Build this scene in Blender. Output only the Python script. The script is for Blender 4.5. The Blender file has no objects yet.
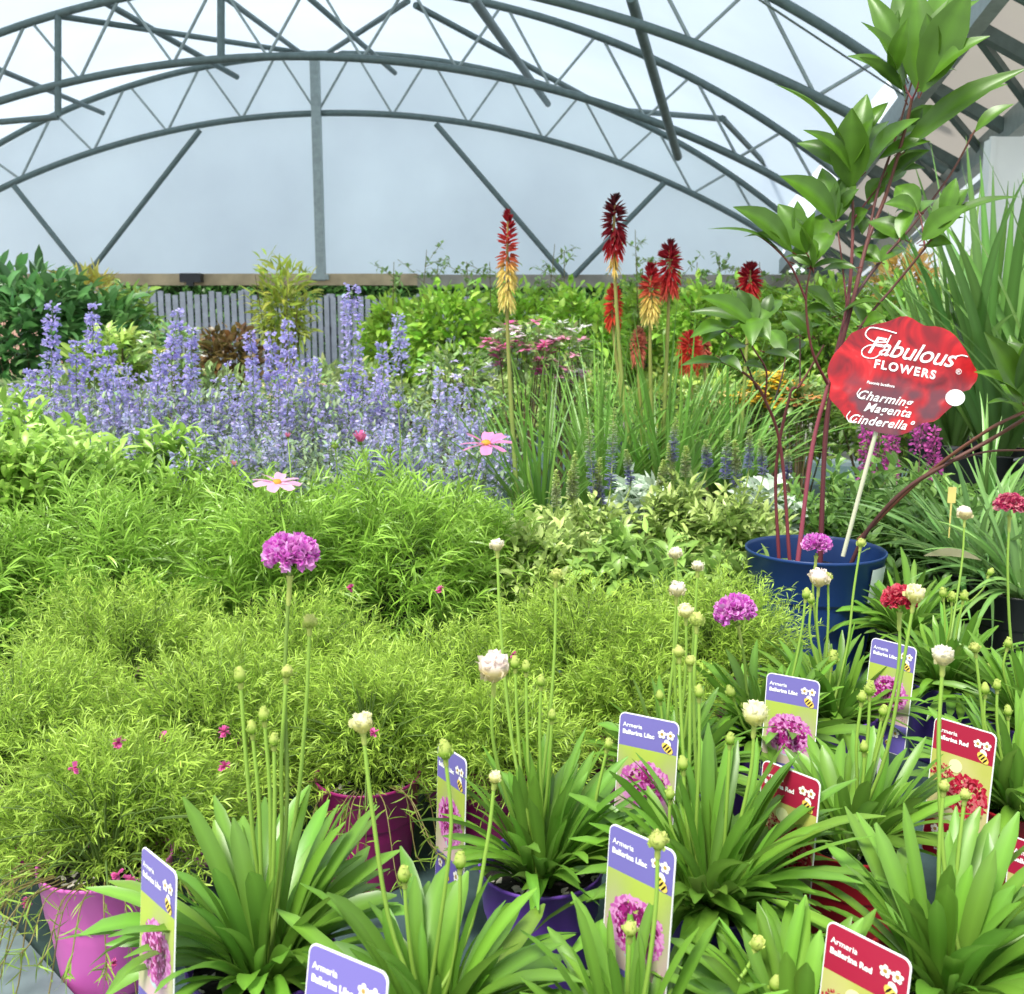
import bpy, math
import numpy as np
from mathutils import Matrix, Vector
PI = math.pi
C = bpy.context.scene.collection
F = 1000.0
TH = math.radians(9.2)
CAM = np.array([0.0, 0.0, 1.43])
BZ = 0.75                                   # bench top

# ------------------------------------------------------------ picture helpers
def ray(x, y):
    u, v = (x - 512) / F, (497 - y) / F
    return np.array([u, math.cos(TH) + v * math.sin(TH), -math.sin(TH) + v * math.cos(TH)])
def py(x, y, Y):
    r = ray(x, y); return CAM + r * (Y / r[1])
def pz(x, y, z):
    r = ray(x, y); return CAM + r * ((z - CAM[2]) / r[2])
def lin(c):
    c = np.asarray(c, float) / 255.0
    return np.where(c <= 0.04045, c / 12.92, ((c + 0.055) / 1.055) ** 2.4)

# ------------------------------------------------------------ materials
MATS = {}
def nodes(name):
    m = bpy.data.materials.new(name); m.use_nodes = True
    nt = m.node_tree; nt.nodes.clear()
    out = nt.nodes.new('ShaderNodeOutputMaterial')
    return m, nt, out
def plain(name, rgb, rough=0.5, metal=0.0, var=0.12, scale=12, spec=0.5, bump=0.0):
    m, nt, out = nodes(name)
    b = nt.nodes.new('ShaderNodeBsdfPrincipled')
    b.inputs['Roughness'].default_value = rough; b.inputs['Metallic'].default_value = metal
    b.inputs['Specular IOR Level'].default_value = spec
    tc = nt.nodes.new('ShaderNodeTexCoord'); n = nt.nodes.new('ShaderNodeTexNoise')
    n.inputs['Scale'].default_value = scale; n.inputs['Detail'].default_value = 4
    nt.links.new(tc.outputs['Object'], n.inputs['Vector'])
    r = nt.nodes.new('ShaderNodeValToRGB'); c = lin(rgb)
    r.color_ramp.elements[0].position = 0.3; r.color_ramp.elements[1].position = 0.7
    r.color_ramp.elements[0].color = (*np.clip(c * (1 - var), 0, 1), 1)
    r.color_ramp.elements[1].color = (*np.clip(c * (1 + var), 0, 1), 1)
    nt.links.new(n.outputs['Fac'], r.inputs['Fac']); nt.links.new(r.outputs['Color'], b.inputs['Base Color'])
    if bump:
        bp = nt.nodes.new('ShaderNodeBump'); bp.inputs['Strength'].default_value = bump; bp.inputs['Distance'].default_value = 0.01
        nt.links.new(n.outputs['Fac'], bp.inputs['Height']); nt.links.new(bp.outputs['Normal'], b.inputs['Normal'])
    nt.links.new(b.outputs[0], out.inputs['Surface'])
    MATS[name] = m; return m
def tinted(name, rough=0.45, trans=0.35, spec=0.5, gain=1.0, sat=1.0):
    """colour comes from the mesh's own 'tint' attribute (leaf / petal / print colour)"""
    m, nt, out = nodes(name)
    a = nt.nodes.new('ShaderNodeAttribute'); a.attribute_name = 'tint'
    b = nt.nodes.new('ShaderNodeBsdfPrincipled'); b.inputs['Roughness'].default_value = rough
    b.inputs['Specular IOR Level'].default_value = spec
    hs = nt.nodes.new('ShaderNodeHueSaturation'); hs.inputs['Value'].default_value = gain; hs.inputs['Saturation'].default_value = sat
    nt.links.new(a.outputs['Color'], hs.inputs['Color'])
    nt.links.new(hs.outputs['Color'], b.inputs['Base Color'])
    if trans > 0:
        t = nt.nodes.new('ShaderNodeBsdfTranslucent'); mx = nt.nodes.new('ShaderNodeMixShader')
        g = nt.nodes.new('ShaderNodeGamma'); g.inputs['Gamma'].default_value = 0.8
        nt.links.new(hs.outputs['Color'], g.inputs['Color']); nt.links.new(g.outputs['Color'], t.inputs['Color'])
        mx.inputs['Fac'].default_value = trans
        nt.links.new(b.outputs[0], mx.inputs[1]); nt.links.new(t.outputs[0], mx.inputs[2])
        nt.links.new(mx.outputs[0], out.inputs['Surface'])
    else:
        nt.links.new(b.outputs[0], out.inputs['Surface'])
    MATS[name] = m; return m
leafm = tinted('leaf', 0.36, 0.27, 0.5, 1.0, 0.98)
finem = tinted('fine_leaf', 0.45, 0.32, 0.45, 1.0, 1.0)
petalm = tinted('petal', 0.6, 0.4, 0.25)
stemm = tinted('stem', 0.5, 0.0, 0.4)
printm = tinted('print', 0.32, 0.0, 0.45)
steel = plain('galvanised_steel', (146, 158, 156), 0.45, 0.2, 0.14, 20)
steel_dark = plain('dark_steel', (98, 114, 112), 0.5, 0.25, 0.14, 20)
timber = plain('timber', (176, 158, 124), 0.7, 0, 0.22, 6)
concrete = plain('concrete', (120, 118, 110), 0.9, 0, 0.2, 3)
white_board = plain('white_board', (225, 228, 225), 0.6, 0, 0.05, 3)
beige = plain('beige_panel', (196, 180, 165), 0.7, 0, 0.12, 5)
greyfence = plain('grey_paint', (122, 130, 142), 0.75, 0, 0.14, 9)
brick = plain('pink_brick', (190, 150, 132), 0.85, 0, 0.25, 14)
benchm = plain('bench_liner', (62, 84, 84), 0.6, 0, 0.18, 30, bump=0.2)
railm = plain('bench_rail', (118, 134, 138), 0.5, 0.1, 0.15, 25)
black = plain('black_plastic', (22, 24, 26), 0.4, 0, 0.1, 9)
silver = plain('silver_paint', (190, 200, 200), 0.35, 0.5, 0.05, 9)
terracotta = plain('pale_stone', (205, 185, 150), 0.8, 0, 0.15, 30)
whitem = plain('white_print', (240, 240, 238), 0.4, 0, 0.02, 5)

def soil_mat():
    m, nt, out = nodes('potting_soil')
    b = nt.nodes.new('ShaderNodeBsdfPrincipled'); b.inputs['Roughness'].default_value = 0.95
    tc = nt.nodes.new('ShaderNodeTexCoord'); v = nt.nodes.new('ShaderNodeTexVoronoi'); v.inputs['Scale'].default_value = 160
    n = nt.nodes.new('ShaderNodeTexNoise'); n.inputs['Scale'].default_value = 90
    nt.links.new(tc.outputs['Object'], v.inputs['Vector']); nt.links.new(tc.outputs['Object'], n.inputs['Vector'])
    sp = nt.nodes.new('ShaderNodeSeparateColor'); nt.links.new(v.outputs['Color'], sp.inputs[0])
    gt = nt.nodes.new('ShaderNodeMath'); gt.operation = 'GREATER_THAN'; gt.inputs[1].default_value = 0.9
    nt.links.new(sp.outputs[0], gt.inputs[0])
    mx = nt.nodes.new('ShaderNodeMixRGB'); mx.inputs[1].default_value = (0.012, 0.009, 0.007, 1); mx.inputs[2].default_value = (0.6, 0.55, 0.48, 1)
    nt.links.new(gt.outputs[0], mx.inputs[0]); nt.links.new(mx.outputs[0], b.inputs['Base Color'])
    bp = nt.nodes.new('ShaderNodeBump'); bp.inputs['Distance'].default_value = 0.006
    nt.links.new(n.outputs['Fac'], bp.inputs['Height']); nt.links.new(bp.outputs['Normal'], b.inputs['Normal'])
    nt.links.new(b.outputs[0], out.inputs['Surface']); return m
soilm = soil_mat()
def membrane_mat(name, rgb, fac):
    m, nt, out = nodes(name)
    d = nt.nodes.new('ShaderNodeBsdfDiffuse'); t = nt.nodes.new('ShaderNodeBsdfTranslucent'); mx = nt.nodes.new('ShaderNodeMixShader')
    tc = nt.nodes.new('ShaderNodeTexCoord'); n = nt.nodes.new('ShaderNodeTexNoise'); n.inputs['Scale'].default_value = 0.7; n.inputs['Detail'].default_value = 5
    r = nt.nodes.new('ShaderNodeValToRGB'); c = lin(rgb)
    r.color_ramp.elements[0].position = 0.3; r.color_ramp.elements[1].position = 0.7
    r.color_ramp.elements[0].color = (*(c * 0.90), 1); r.color_ramp.elements[1].color = (*np.clip(c * 1.05, 0, 1), 1)
    nt.links.new(tc.outputs['Object'], n.inputs['Vector']); nt.links.new(n.outputs['Fac'], r.inputs['Fac'])
    nt.links.new(r.outputs[0], d.inputs[0]); nt.links.new(r.outputs[0], t.inputs[0])
    mx.inputs[0].default_value = fac
    nt.links.new(d.outputs[0], mx.inputs[1]); nt.links.new(t.outputs[0], mx.inputs[2]); nt.links.new(mx.outputs[0], out.inputs['Surface'])
    return m
roofm = membrane_mat('roof_membrane', (208, 222, 236), 0.48)
endm = membrane_mat('end_membrane', (230, 243, 252), 0.74)

# ------------------------------------------------------------ mesh building
class MB:
    def __init__(s):
        s.v = []; s.q = []; s.t = []; s.c = []; s.n = 0
    def add(s, v, f, col=(0.5, 0.5, 0.5)):
        v = np.asarray(v, float).reshape(-1, 3); f = np.asarray(f, int)
        c = np.asarray(col, float)
        if c.ndim == 1: c = np.tile(c, (len(v), 1))
        s.v.append(v); s.c.append(c.reshape(-1, 3))
        if len(f):
            (s.q if f.shape[-1] == 4 else s.t).append(f.reshape(-1, f.shape[-1]) + s.n)
        s.n += len(v)
    def build(s, name, mat, parent=None, smooth=True, loc=None):
        me = bpy.data.meshes.new(name)
        V = np.concatenate(s.v); Cc = np.concatenate(s.c)
        q = np.concatenate(s.q) if s.q else np.zeros((0, 4), int)
        t = np.concatenate(s.t) if s.t else np.zeros((0, 3), int)
        me.vertices.add(len(V)); me.vertices.foreach_set('co', V.astype(np.float32).ravel())
        nl = q.size + t.size
        me.loops.add(nl); me.loops.foreach_set('vertex_index', np.concatenate([q.ravel(), t.ravel()]).astype(np.int32))
        me.polygons.add(len(q) + len(t))
        tot = np.concatenate([np.full(len(q), 4), np.full(len(t), 3)]).astype(np.int32)
        st = np.concatenate([[0], np.cumsum(tot)[:-1]]).astype(np.int32)
        me.polygons.foreach_set('loop_start', st); me.polygons.foreach_set('loop_total', tot)
        me.polygons.foreach_set('use_smooth', np.full(len(tot), smooth))
        a = me.color_attributes.new('tint', 'FLOAT_COLOR', 'POINT')
        a.data.foreach_set('color', np.concatenate([np.clip(Cc, 0, 1), np.ones((len(Cc), 1))], 1).astype(np.float32).ravel())
        me.update(calc_edges=True); me.validate()
        me.materials.append(mat)
        o = bpy.data.objects.new(name, me); C.objects.link(o)
        if parent is not None: o.parent = parent
        if loc is not None: o.location = loc
        return o
def thing(name, label, cat, loc=(0, 0, 0), rz=0, group=None):
    o = bpy.data.objects.new(name, None); C.objects.link(o); o.empty_display_size = 0.05
    o.location = loc; o.rotation_euler = (0, 0, rz); o['label'] = label; o['category'] = cat
    if group: o['group'] = group
    return o
def tag(o, label, cat, group=None):
    o['label'] = label; o['category'] = cat
    if group: o['group'] = group
    return o
def struct(o, label=None):
    o['kind'] = 'structure'
    if label: o['label'] = label
    return o
def copy_tree(o, parent=None):
    c = o.copy(); C.objects.link(c); c.parent = parent
    for ch in [x for x in bpy.data.objects if x.parent == o and x != c]:
        copy_tree(ch, c)
    return c

def box(mb, lo, hi, col=(0.5,) * 3, M=None):
    x0, y0, z0 = lo; x1, y1, z1 = hi
    v = np.array([[x0,y0,z0],[x1,y0,z0],[x1,y1,z0],[x0,y1,z0],[x0,y0,z1],[x1,y0,z1],[x1,y1,z1],[x0,y1,z1]], float)
    if M is not None: v = v @ M[:3, :3].T + M[:3, 3]
    # unshared corners keep the edges crisp
    fs = [[0,3,2,1],[4,5,6,7],[0,1,5,4],[1,2,6,5],[2,3,7,6],[3,0,4,7]]
    for f in fs: mb.add(v[f], [[0,1,2,3]], col)
def bar(mb, a, b, w, h, col=(0.5,) * 3, up=(0, 0, 1)):
    a = np.asarray(a, float); b = np.asarray(b, float); d = b - a; L = np.linalg.norm(d); d /= L
    s = np.cross(d, up); s /= np.linalg.norm(s); u = np.cross(s, d)
    M = np.eye(4); M[:3, 0] = d; M[:3, 1] = -s; M[:3, 2] = u; M[:3, 3] = a
    box(mb, (0, -w / 2, -h / 2), (L, w / 2, h / 2), col, M)
def tube(mb, P, r, n=6, col=(0.5,) * 3, cap=True):
    P = np.asarray(P, float); K = len(P); r = np.broadcast_to(np.asarray(r, float), (K,))
    d = np.gradient(P, axis=0); d /= np.linalg.norm(d, axis=1)[:, None] + 1e-12
    ref = np.array([1.0, 0, 0]) if abs(d[0, 0]) < 0.8 else np.array([0, 1.0, 0])
    s = np.cross(d, ref); s /= np.linalg.norm(s, axis=1)[:, None] + 1e-12
    u = np.cross(s, d)
    a = np.linspace(0, 2 * PI, n, endpoint=False)
    ring = P[:, None] + r[:, None, None] * (s[:, None] * np.cos(a)[None, :, None] + u[:, None] * np.sin(a)[None, :, None])
    v = ring.reshape(-1, 3); f = []
    for k in range(K - 1):
        for j in range(n):
            f.append([k * n + j, k * n + (j + 1) % n, (k + 1) * n + (j + 1) % n, (k + 1) * n + j])
    c = np.asarray(col, float)
    if c.ndim == 2: c = np.repeat(c, n, 0)
    mb.add(v, f, c)
    if cap:
        for k, rev in ((0, 1), (K - 1, 0)):
            cv = np.concatenate([P[k:k + 1], ring[k]])
            ff = [[0, 1 + (j + 1) % n, 1 + j] if rev else [0, 1 + j, 1 + (j + 1) % n] for j in range(n)]
            mb.add(cv, ff, np.asarray(col, float) if np.ndim(col) == 1 else np.asarray(col, float)[k])
def spline(pts, K=24):
    """Catmull-Rom through points"""
    P = np.asarray(pts, float)
    if len(P) == 2: return P[0] + (P[1] - P[0]) * np.linspace(0, 1, K)[:, None]
    Q = np.concatenate([[2 * P[0] - P[1]], P, [2 * P[-1] - P[-2]]])
    out = []
    for s in np.linspace(0, len(P) - 1 - 1e-6, K):
        i = int(s); t = s - i; a, b, c, d = Q[i:i + 4]
        out.append(0.5 * ((2 * b) + (c - a) * t + (2 * a - 5 * b + 4 * c - d) * t * t + (3 * b - a - 3 * c + d) * t ** 3))
    return np.array(out)
def lathe(mb, prof, n=40, col=(0.5,) * 3, c0=(0, 0, 0)):
    prof = np.asarray(prof, float); K = len(prof)
    a = np.linspace(0, 2 * PI, n, endpoint=False)
    v = np.stack([prof[:, 0:1] * np.cos(a), prof[:, 0:1] * np.sin(a), np.repeat(prof[:, 1:2], n, 1)], -1).reshape(-1, 3) + np.asarray(c0)
    k = np.arange(K - 1)[:, None]; j = np.arange(n)[None]
    f = np.stack([k * n + j, k * n + (j + 1) % n, (k + 1) * n + (j + 1) % n, (k + 1) * n + j], -1).reshape(-1, 4)
    c = np.asarray(col, float)
    if c.ndim == 2: c = np.repeat(c, n, 0)
    mb.add(v, f, c)
PROF = dict(
    strap=lambda t: np.interp(t, [0, .12, .35, .6, .8, .92, 1], [.5, .62, .85, 1, .92, .66, .12]),
    sword=lambda t: np.interp(t, [0, .1, .4, .7, 1], [.6, .9, 1, .75, .03]),
    needle=lambda t: np.interp(t, [0, .5, 1], [.5, 1, .06]),
    ovate=lambda t: np.interp(t, [0, .08, .22, .4, .6, .8, .93, 1], [.08, .38, .82, 1, .88, .5, .2, .03]),
    grass=lambda t: np.interp(t, [0, .3, .7, 1], [.9, 1, .6, .05]),
    petal=lambda t: np.interp(t, [0, .3, .7, 1], [.35, .8, 1, .7]),
)
def ribbons(mb, p0, az, el, L, W, droop, K=5, prof='strap', fold=0.3, col=None, rib=1.12, roll=0, sway=0, tip=1.0, pw=1.4):
    p0 = np.asarray(p0, float); N = len(p0)
    b = lambda x: np.broadcast_to(np.asarray(x, float), (N,))
    az, el, L, W, droop, roll, sway = map(b, (az, el, L, W, droop, roll, sway))
    t = np.linspace(0, 1, K + 1); tm = (t[:-1] + t[1:]) / 2
    def frame(tt):
        an = el[:, None] - droop[:, None] * tt ** pw; A = az[:, None] + sway[:, None] * tt
        return an, A
    an, A = frame(tm)
    d = np.stack([np.cos(an) * np.cos(A), np.cos(an) * np.sin(A), np.sin(an)], -1) * (L / K)[:, None, None]
    P = np.concatenate([np.zeros((N, 1, 3)), np.cumsum(d, 1)], 1) + p0[:, None]
    an, A = frame(t)
    s = np.stack([-np.sin(A), np.cos(A), 0 * A], -1)
    n = np.stack([-np.sin(an) * np.cos(A), -np.sin(an) * np.sin(A), np.cos(an)], -1)
    cr, sr = np.cos(roll)[:, None, None], np.sin(roll)[:, None, None]
    s2 = s * cr + n * sr; n2 = n * cr - s * sr
    w = (W[:, None] * PROF[prof](t)[None] / 2)[..., None]
    col = np.broadcast_to(np.asarray(col, float), (N, 3))
    cg = col[:, None] * (1 + (tip - 1) * t[None, :, None] ** 1.5)
    if fold is None:
        V = np.stack([P + s2 * w, P - s2 * w], 2); m = 2; CC = np.stack([cg, cg], 2)
    else:
        V = np.stack([P + s2 * w + n2 * w * fold, P, P - s2 * w + n2 * w * fold], 2); m = 3
        CC = np.stack([cg, cg * rib, cg], 2)
    base = (np.arange(N) * (K + 1) * m)[:, None, None]
    k = np.arange(K)[None, :, None] * m; j = np.arange(m - 1)[None, None]
    i0 = base + k + j
    f = np.stack([i0, i0 + 1, i0 + 1 + m, i0 + m], -1).reshape(-1, 4)
    mb.add(V.reshape(-1, 3), f, CC.reshape(-1, 3))
def ang(d):
    d = d / (np.linalg.norm(d, axis=-1, keepdims=True) + 1e-12)
    return np.arctan2(d[..., 1], d[..., 0]), np.arcsin(np.clip(d[..., 2], -1, 1))
def cols(rng, base, n, v=0.16, hue=0.06):
    c = lin(base)[None] * (1 + rng.normal(0, v, (n, 1))).clip(0.45, 1.7)
    return np.clip(c * (1 + rng.normal(0, hue, (n, 3))), 0.002, 0.95)

# ------------------------------------------------------------ plant kits
POT = {}
def potmat(name, rgb, rough=0.38):
    POT[name] = plain(name + '_plastic', rgb, rough, 0, 0.06, 7, 0.5)
potmat('purple', (112, 72, 176)); potmat('indigo', (62, 44, 120)); potmat('red', (164, 24, 40)); potmat('pink', (205, 98, 178))
potmat('magenta', (142, 30, 98)); potmat('blue', (22, 54, 108)); potmat('black', (28, 30, 30)); potmat('terracotta', (150, 84, 60))
def make_pot(t, colour, R=0.066, H=0.13, step=True, fill=.88):
    mb = MB(); rb = R * 0.74; th = 0.0022
    p = [(0.001, 0.004), (rb - 0.006, 0.004), (rb - 0.004, 0.0), (rb, 0.0), (rb + 0.001, 0.004)]
    p += [(R * 0.885, H * 0.60), (R * 0.89, H * 0.612), (R * 0.918, H * 0.622), (R * 0.925, H * 0.635), (R * 0.985, H * 0.965), (R * 1.0, H * 0.972), (R * 1.008, H * 0.98), (R * 1.006, H * 0.996), (R, H), (R - th, H * .997), (R - th * 1.6, H * 0.97), (R * 0.9, H * 0.63), (rb, 0.012)]
    lathe(mb, p, 56)
    pot = mb.build('pot', POT[colour], t)
    sb = MB(); rg = np.random.default_rng(int(R * 9999)); n = 28; rings = np.linspace(0, R * (.95 if fill > .8 else .91), 9)
    a = np.linspace(0, 2 * PI, n, endpoint=False)
    V = [[0, 0, H * fill]]; Fq = []; Ft = []
    for i, r in enumerate(rings[1:]):
        for k in a: V.append([r * math.cos(k), r * math.sin(k), H * fill + rg.normal(0, 0.0018)])
    for j in range(n): Ft.append([0, 1 + j, 1 + (j + 1) % n])
    for i in range(len(rings) - 2):
        for j in range(n):
            Fq.append([1 + i * n + j, 1 + (i + 1) * n + j, 1 + (i + 1) * n + (j + 1) % n, 1 + i * n + (j + 1) % n])
    sb.add(V, Ft); sb.n -= 0
    sb.q.append(np.array(Fq)); sb.build('soil', soilm, t)
    return pot

def rosette(mb, rng, n, z0, L=(0.10, 0.16), W=(0.009, 0.013), base=(92, 142, 50), rad=0.02, droop=(0.3, 1.9), el=(0.35, 1.45), prof='strap', K=8, fold=0.3, centre=(0, 0)):
    a = rng.uniform(0, 2 * PI, n); r = rad * np.sqrt(rng.uniform(0, 1, n))
    q = rng.uniform(0, 1, n) ** 0.8            # 0 inner/upright .. 1 outer
    E = el[1] - (el[1] - el[0]) * q + rng.normal(0, 0.07, n)
    D = droop[0] + (droop[1] - droop[0]) * q * rng.uniform(0.3, 1.1, n)
    LL = rng.uniform(L[0], L[1], n); WW = rng.uniform(W[0], W[1], n)
    p = np.stack([centre[0] + r * np.cos(a), centre[1] + r * np.sin(a), np.full(n, z0) - 0.004], -1)
    c = cols(rng, base, n, 0.15, 0.05)
    ribbons(mb, p, a + rng.normal(0, 0.25, n), E, LL, WW, D, K, prof, fold, c, 1.35, rng.normal(0, 0.35, n), rng.normal(0, 0.35, n), 1.05)

def pompom(mb, rng, c, up, R, cols_, n=90, cup=0.25):
    """an open thrift head: a dome of little ruffled florets"""
    up = up / np.linalg.norm(up)
    d = rng.normal(0, 1, (n * 3, 3)); d /= np.linalg.norm(d, axis=1)[:, None]
    d = d[d @ up > -cup][:n]; n = len(d)
    dl = d - np.outer(d @ up, up) * .38; p = c + dl * R * 0.66
    for k in range(4):
        dd = d + rng.normal(0, 0.5, (n, 3)); A, E = ang(dd)
        cc = lin(cols_[k % len(cols_)])[None] * (1 + rng.normal(0, 0.14, (n, 1)))
        ribbons(mb, p, A, E, R * rng.uniform(0.38, 0.55, n), R * rng.uniform(0.3, 0.42, n), rng.normal(0, 0.5, n), 2, 'petal', 0.35, np.clip(cc, 0, .95), 0.85, rng.uniform(0, PI, n))
    core = MB()
    lathe_dir(mb, c, up, [(0.001, R * 0.6), (R * 0.4, R * 0.48), (R * 0.6, R * 0.1), (R * 0.5, -R * 0.22), (R * 0.15, -R * 0.32), (0.001, -R * 0.34)], 12, lin(cols_[0]) * 0.7)
def lathe_dir(mb, c, up, prof, n, col):
    tmp = MB(); lathe(tmp, prof, n, col)
    z = np.asarray(up, float); z /= np.linalg.norm(z)
    x = np.cross(z, [0.3, 1, 0.1]); x /= np.linalg.norm(x); y = np.cross(z, x)
    V = tmp.v[0] @ np.array([x, y, z]) + c
    mb.add(V, tmp.q[0], tmp.c[0])
def bud(mb, rng, c, up, R, kind):
    """closed thrift bud: scaly globe with papery bracts; kind: white, cream, green, slim"""
    up = np.asarray(up, float) / np.linalg.norm(up)
    top = dict(white=(236, 230, 212), cream=(236, 232, 190), green=(198, 205, 120), slim=(190, 205, 110), pinkish=(238, 222, 216))[kind]
    low = dict(white=(196, 190, 140), cream=(200, 200, 120), green=(170, 190, 90), slim=(150, 185, 70), pinkish=(206, 196, 140))[kind]
    s = 1.9 if kind == 'slim' else (1.15 if kind == 'green' else 0.95)
    prof = [(0.001, R * 0.95 * s), (R * 0.45, R * 0.8 * s), (R * 0.85, R * 0.35 * s), (R * 0.95, -R * 0.05), (R * 0.75, -R * 0.5), (R * 0.35, -R * 0.85), (0.001, -R * 0.95)]
    cc = np.array([lin(top)] * 3 + [lin(low)] * 4)
    tmp = MB(); lathe(tmp, prof, 12, cc)
    z = up; x = np.cross(z, [0.3, 1, 0.1]); x /= np.linalg.norm(x); y = np.cross(z, x); B = np.array([x, y, z])
    mb.add(tmp.v[0] @ B + c, tmp.q[0], tmp.c[0])
    n = 34 if R > 0.006 else 16
    th = rng.uniform(0, 2 * PI, n); ph = rng.uniform(-0.7, 1.35, n)
    d = np.stack([np.cos(ph) * np.cos(th), np.cos(ph) * np.sin(th), np.sin(ph)], -1)
    p = (d * R * np.array([0.9, 0.9, 0.9 * s])) @ B + c
    dd = (d * [0.35, 0.35, 0.3] + np.array([0, 0, 0.8])) @ B; A, E = ang(dd)
    mixc = np.clip((ph + 0.7) / 1.6, 0, 1)[:, None]
    c2 = (lin(low) * (1 - mixc) + lin(top) * mixc) * (1 + rng.normal(0, 0.12, (n, 1)))
    ribbons(mb, p - dd * R * 0.32, A, E, R * 0.62, R * 0.6, 0.9, 3, 'ovate', 0.3, np.clip(c2, 0, .95), 1.1, rng.uniform(-.6, .6, n) + PI / 2 * (rng.random(n) > .5))
def flower_on_stem(t, origin, base, head, kind, R, rng, stemcol=(128, 160, 70), rs=0.0019, heads=None):
    """origin = world position of the plant empty; base/head in world"""
    b = np.asarray(base) - origin; h = np.asarray(head) - origin
    q = .34 + rng.uniform(-.05, .05); low_ = np.array([b[0] + (h[0] - b[0]) * .62, b[1] + (h[1] - b[1]) * .62, b[2] + (h[2] - b[2]) * q])
    mid = np.array([b[0] + (h[0] - b[0]) * .9 + rng.normal(0, .003), b[1] + (h[1] - b[1]) * .9, b[2] + (h[2] - b[2]) * .7])
    P = spline([b, low_, mid, h - (h - mid) / np.linalg.norm(h - mid) * R * 0.6], 14)
    mb = MB(); k = np.linspace(0, 1, 14)[:, None]
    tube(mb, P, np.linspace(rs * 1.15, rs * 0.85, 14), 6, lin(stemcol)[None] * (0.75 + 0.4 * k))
    up = (h - mid) / np.linalg.norm(h - mid)
    # papery sheath under the head
    lathe_dir(mb, h - up * R * 1.1, up, [(rs * 0.9, -R * .9), (rs * 1.25, -R * .7), (rs * 1.2, 0), (rs * 1.9, R * 0.3)], 8, lin((168, 182, 92)))
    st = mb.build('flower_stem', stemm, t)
    hb = MB()
    if kind in ('pink', 'red', 'magenta'):
        cc = dict(pink=[(224, 120, 214), (238, 155, 224), (208, 88, 196), (243, 185, 235)], red=[(200, 50, 80), (225, 80, 105), (170, 30, 60), (235, 120, 130)],
                  magenta=[(205, 70, 120), (230, 110, 140), (235, 160, 170), (180, 50, 90)])[kind]
        pompom(hb, rng, h, up, R, cc, 110)
        hb.build('flower_head', petalm, st)
    else:
        bud(hb, rng, h, up, R, kind); hb.build('flower_bud', petalm, st)
    return st

ARM = []
def armeria(name, label, rimpx, Ypot, potc, seed, flowers, n=85, base=(96, 138, 42), L=(0.10, 0.16), W=(0.011, 0.0165), X=None, droop=(0.25, 1.6), el=(.35, 1.45)):
    """rimpx: picture position of the middle of the pot rim"""
    p = py(rimpx[0], rimpx[1], Ypot); o = np.array([p[0], Ypot, BZ])
    t = thing('potted_thrift', label, 'potted plant', o, 0, 'thrift plants on the display bench')
    rng = np.random.default_rng(seed)
    make_pot(t, potc)
    mb = MB(); rosette(mb, rng, n, 0.117, L, W, base, 0.022, droop, el)
    rosette(mb, rng, n // 2, 0.117, (0.06, 0.11), (0.007, 0.010), base, 0.026, (droop[0], droop[1] * .7), (max(el[0], .5), el[1]))
    mb.build('leaves', leafm, t)
    for i, (hx, hy, dY, kind, R) in enumerate(flowers):
        b = o + np.array([rng.uniform(-.015, .015), rng.uniform(-.015, .015), 0.118])
        h = py(hx, hy, Ypot + dY)
        flower_on_stem(t, o, b, h, kind, R, rng, (132, 166, 66) if kind != 'pink' else (112, 140, 58))
    return t
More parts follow.
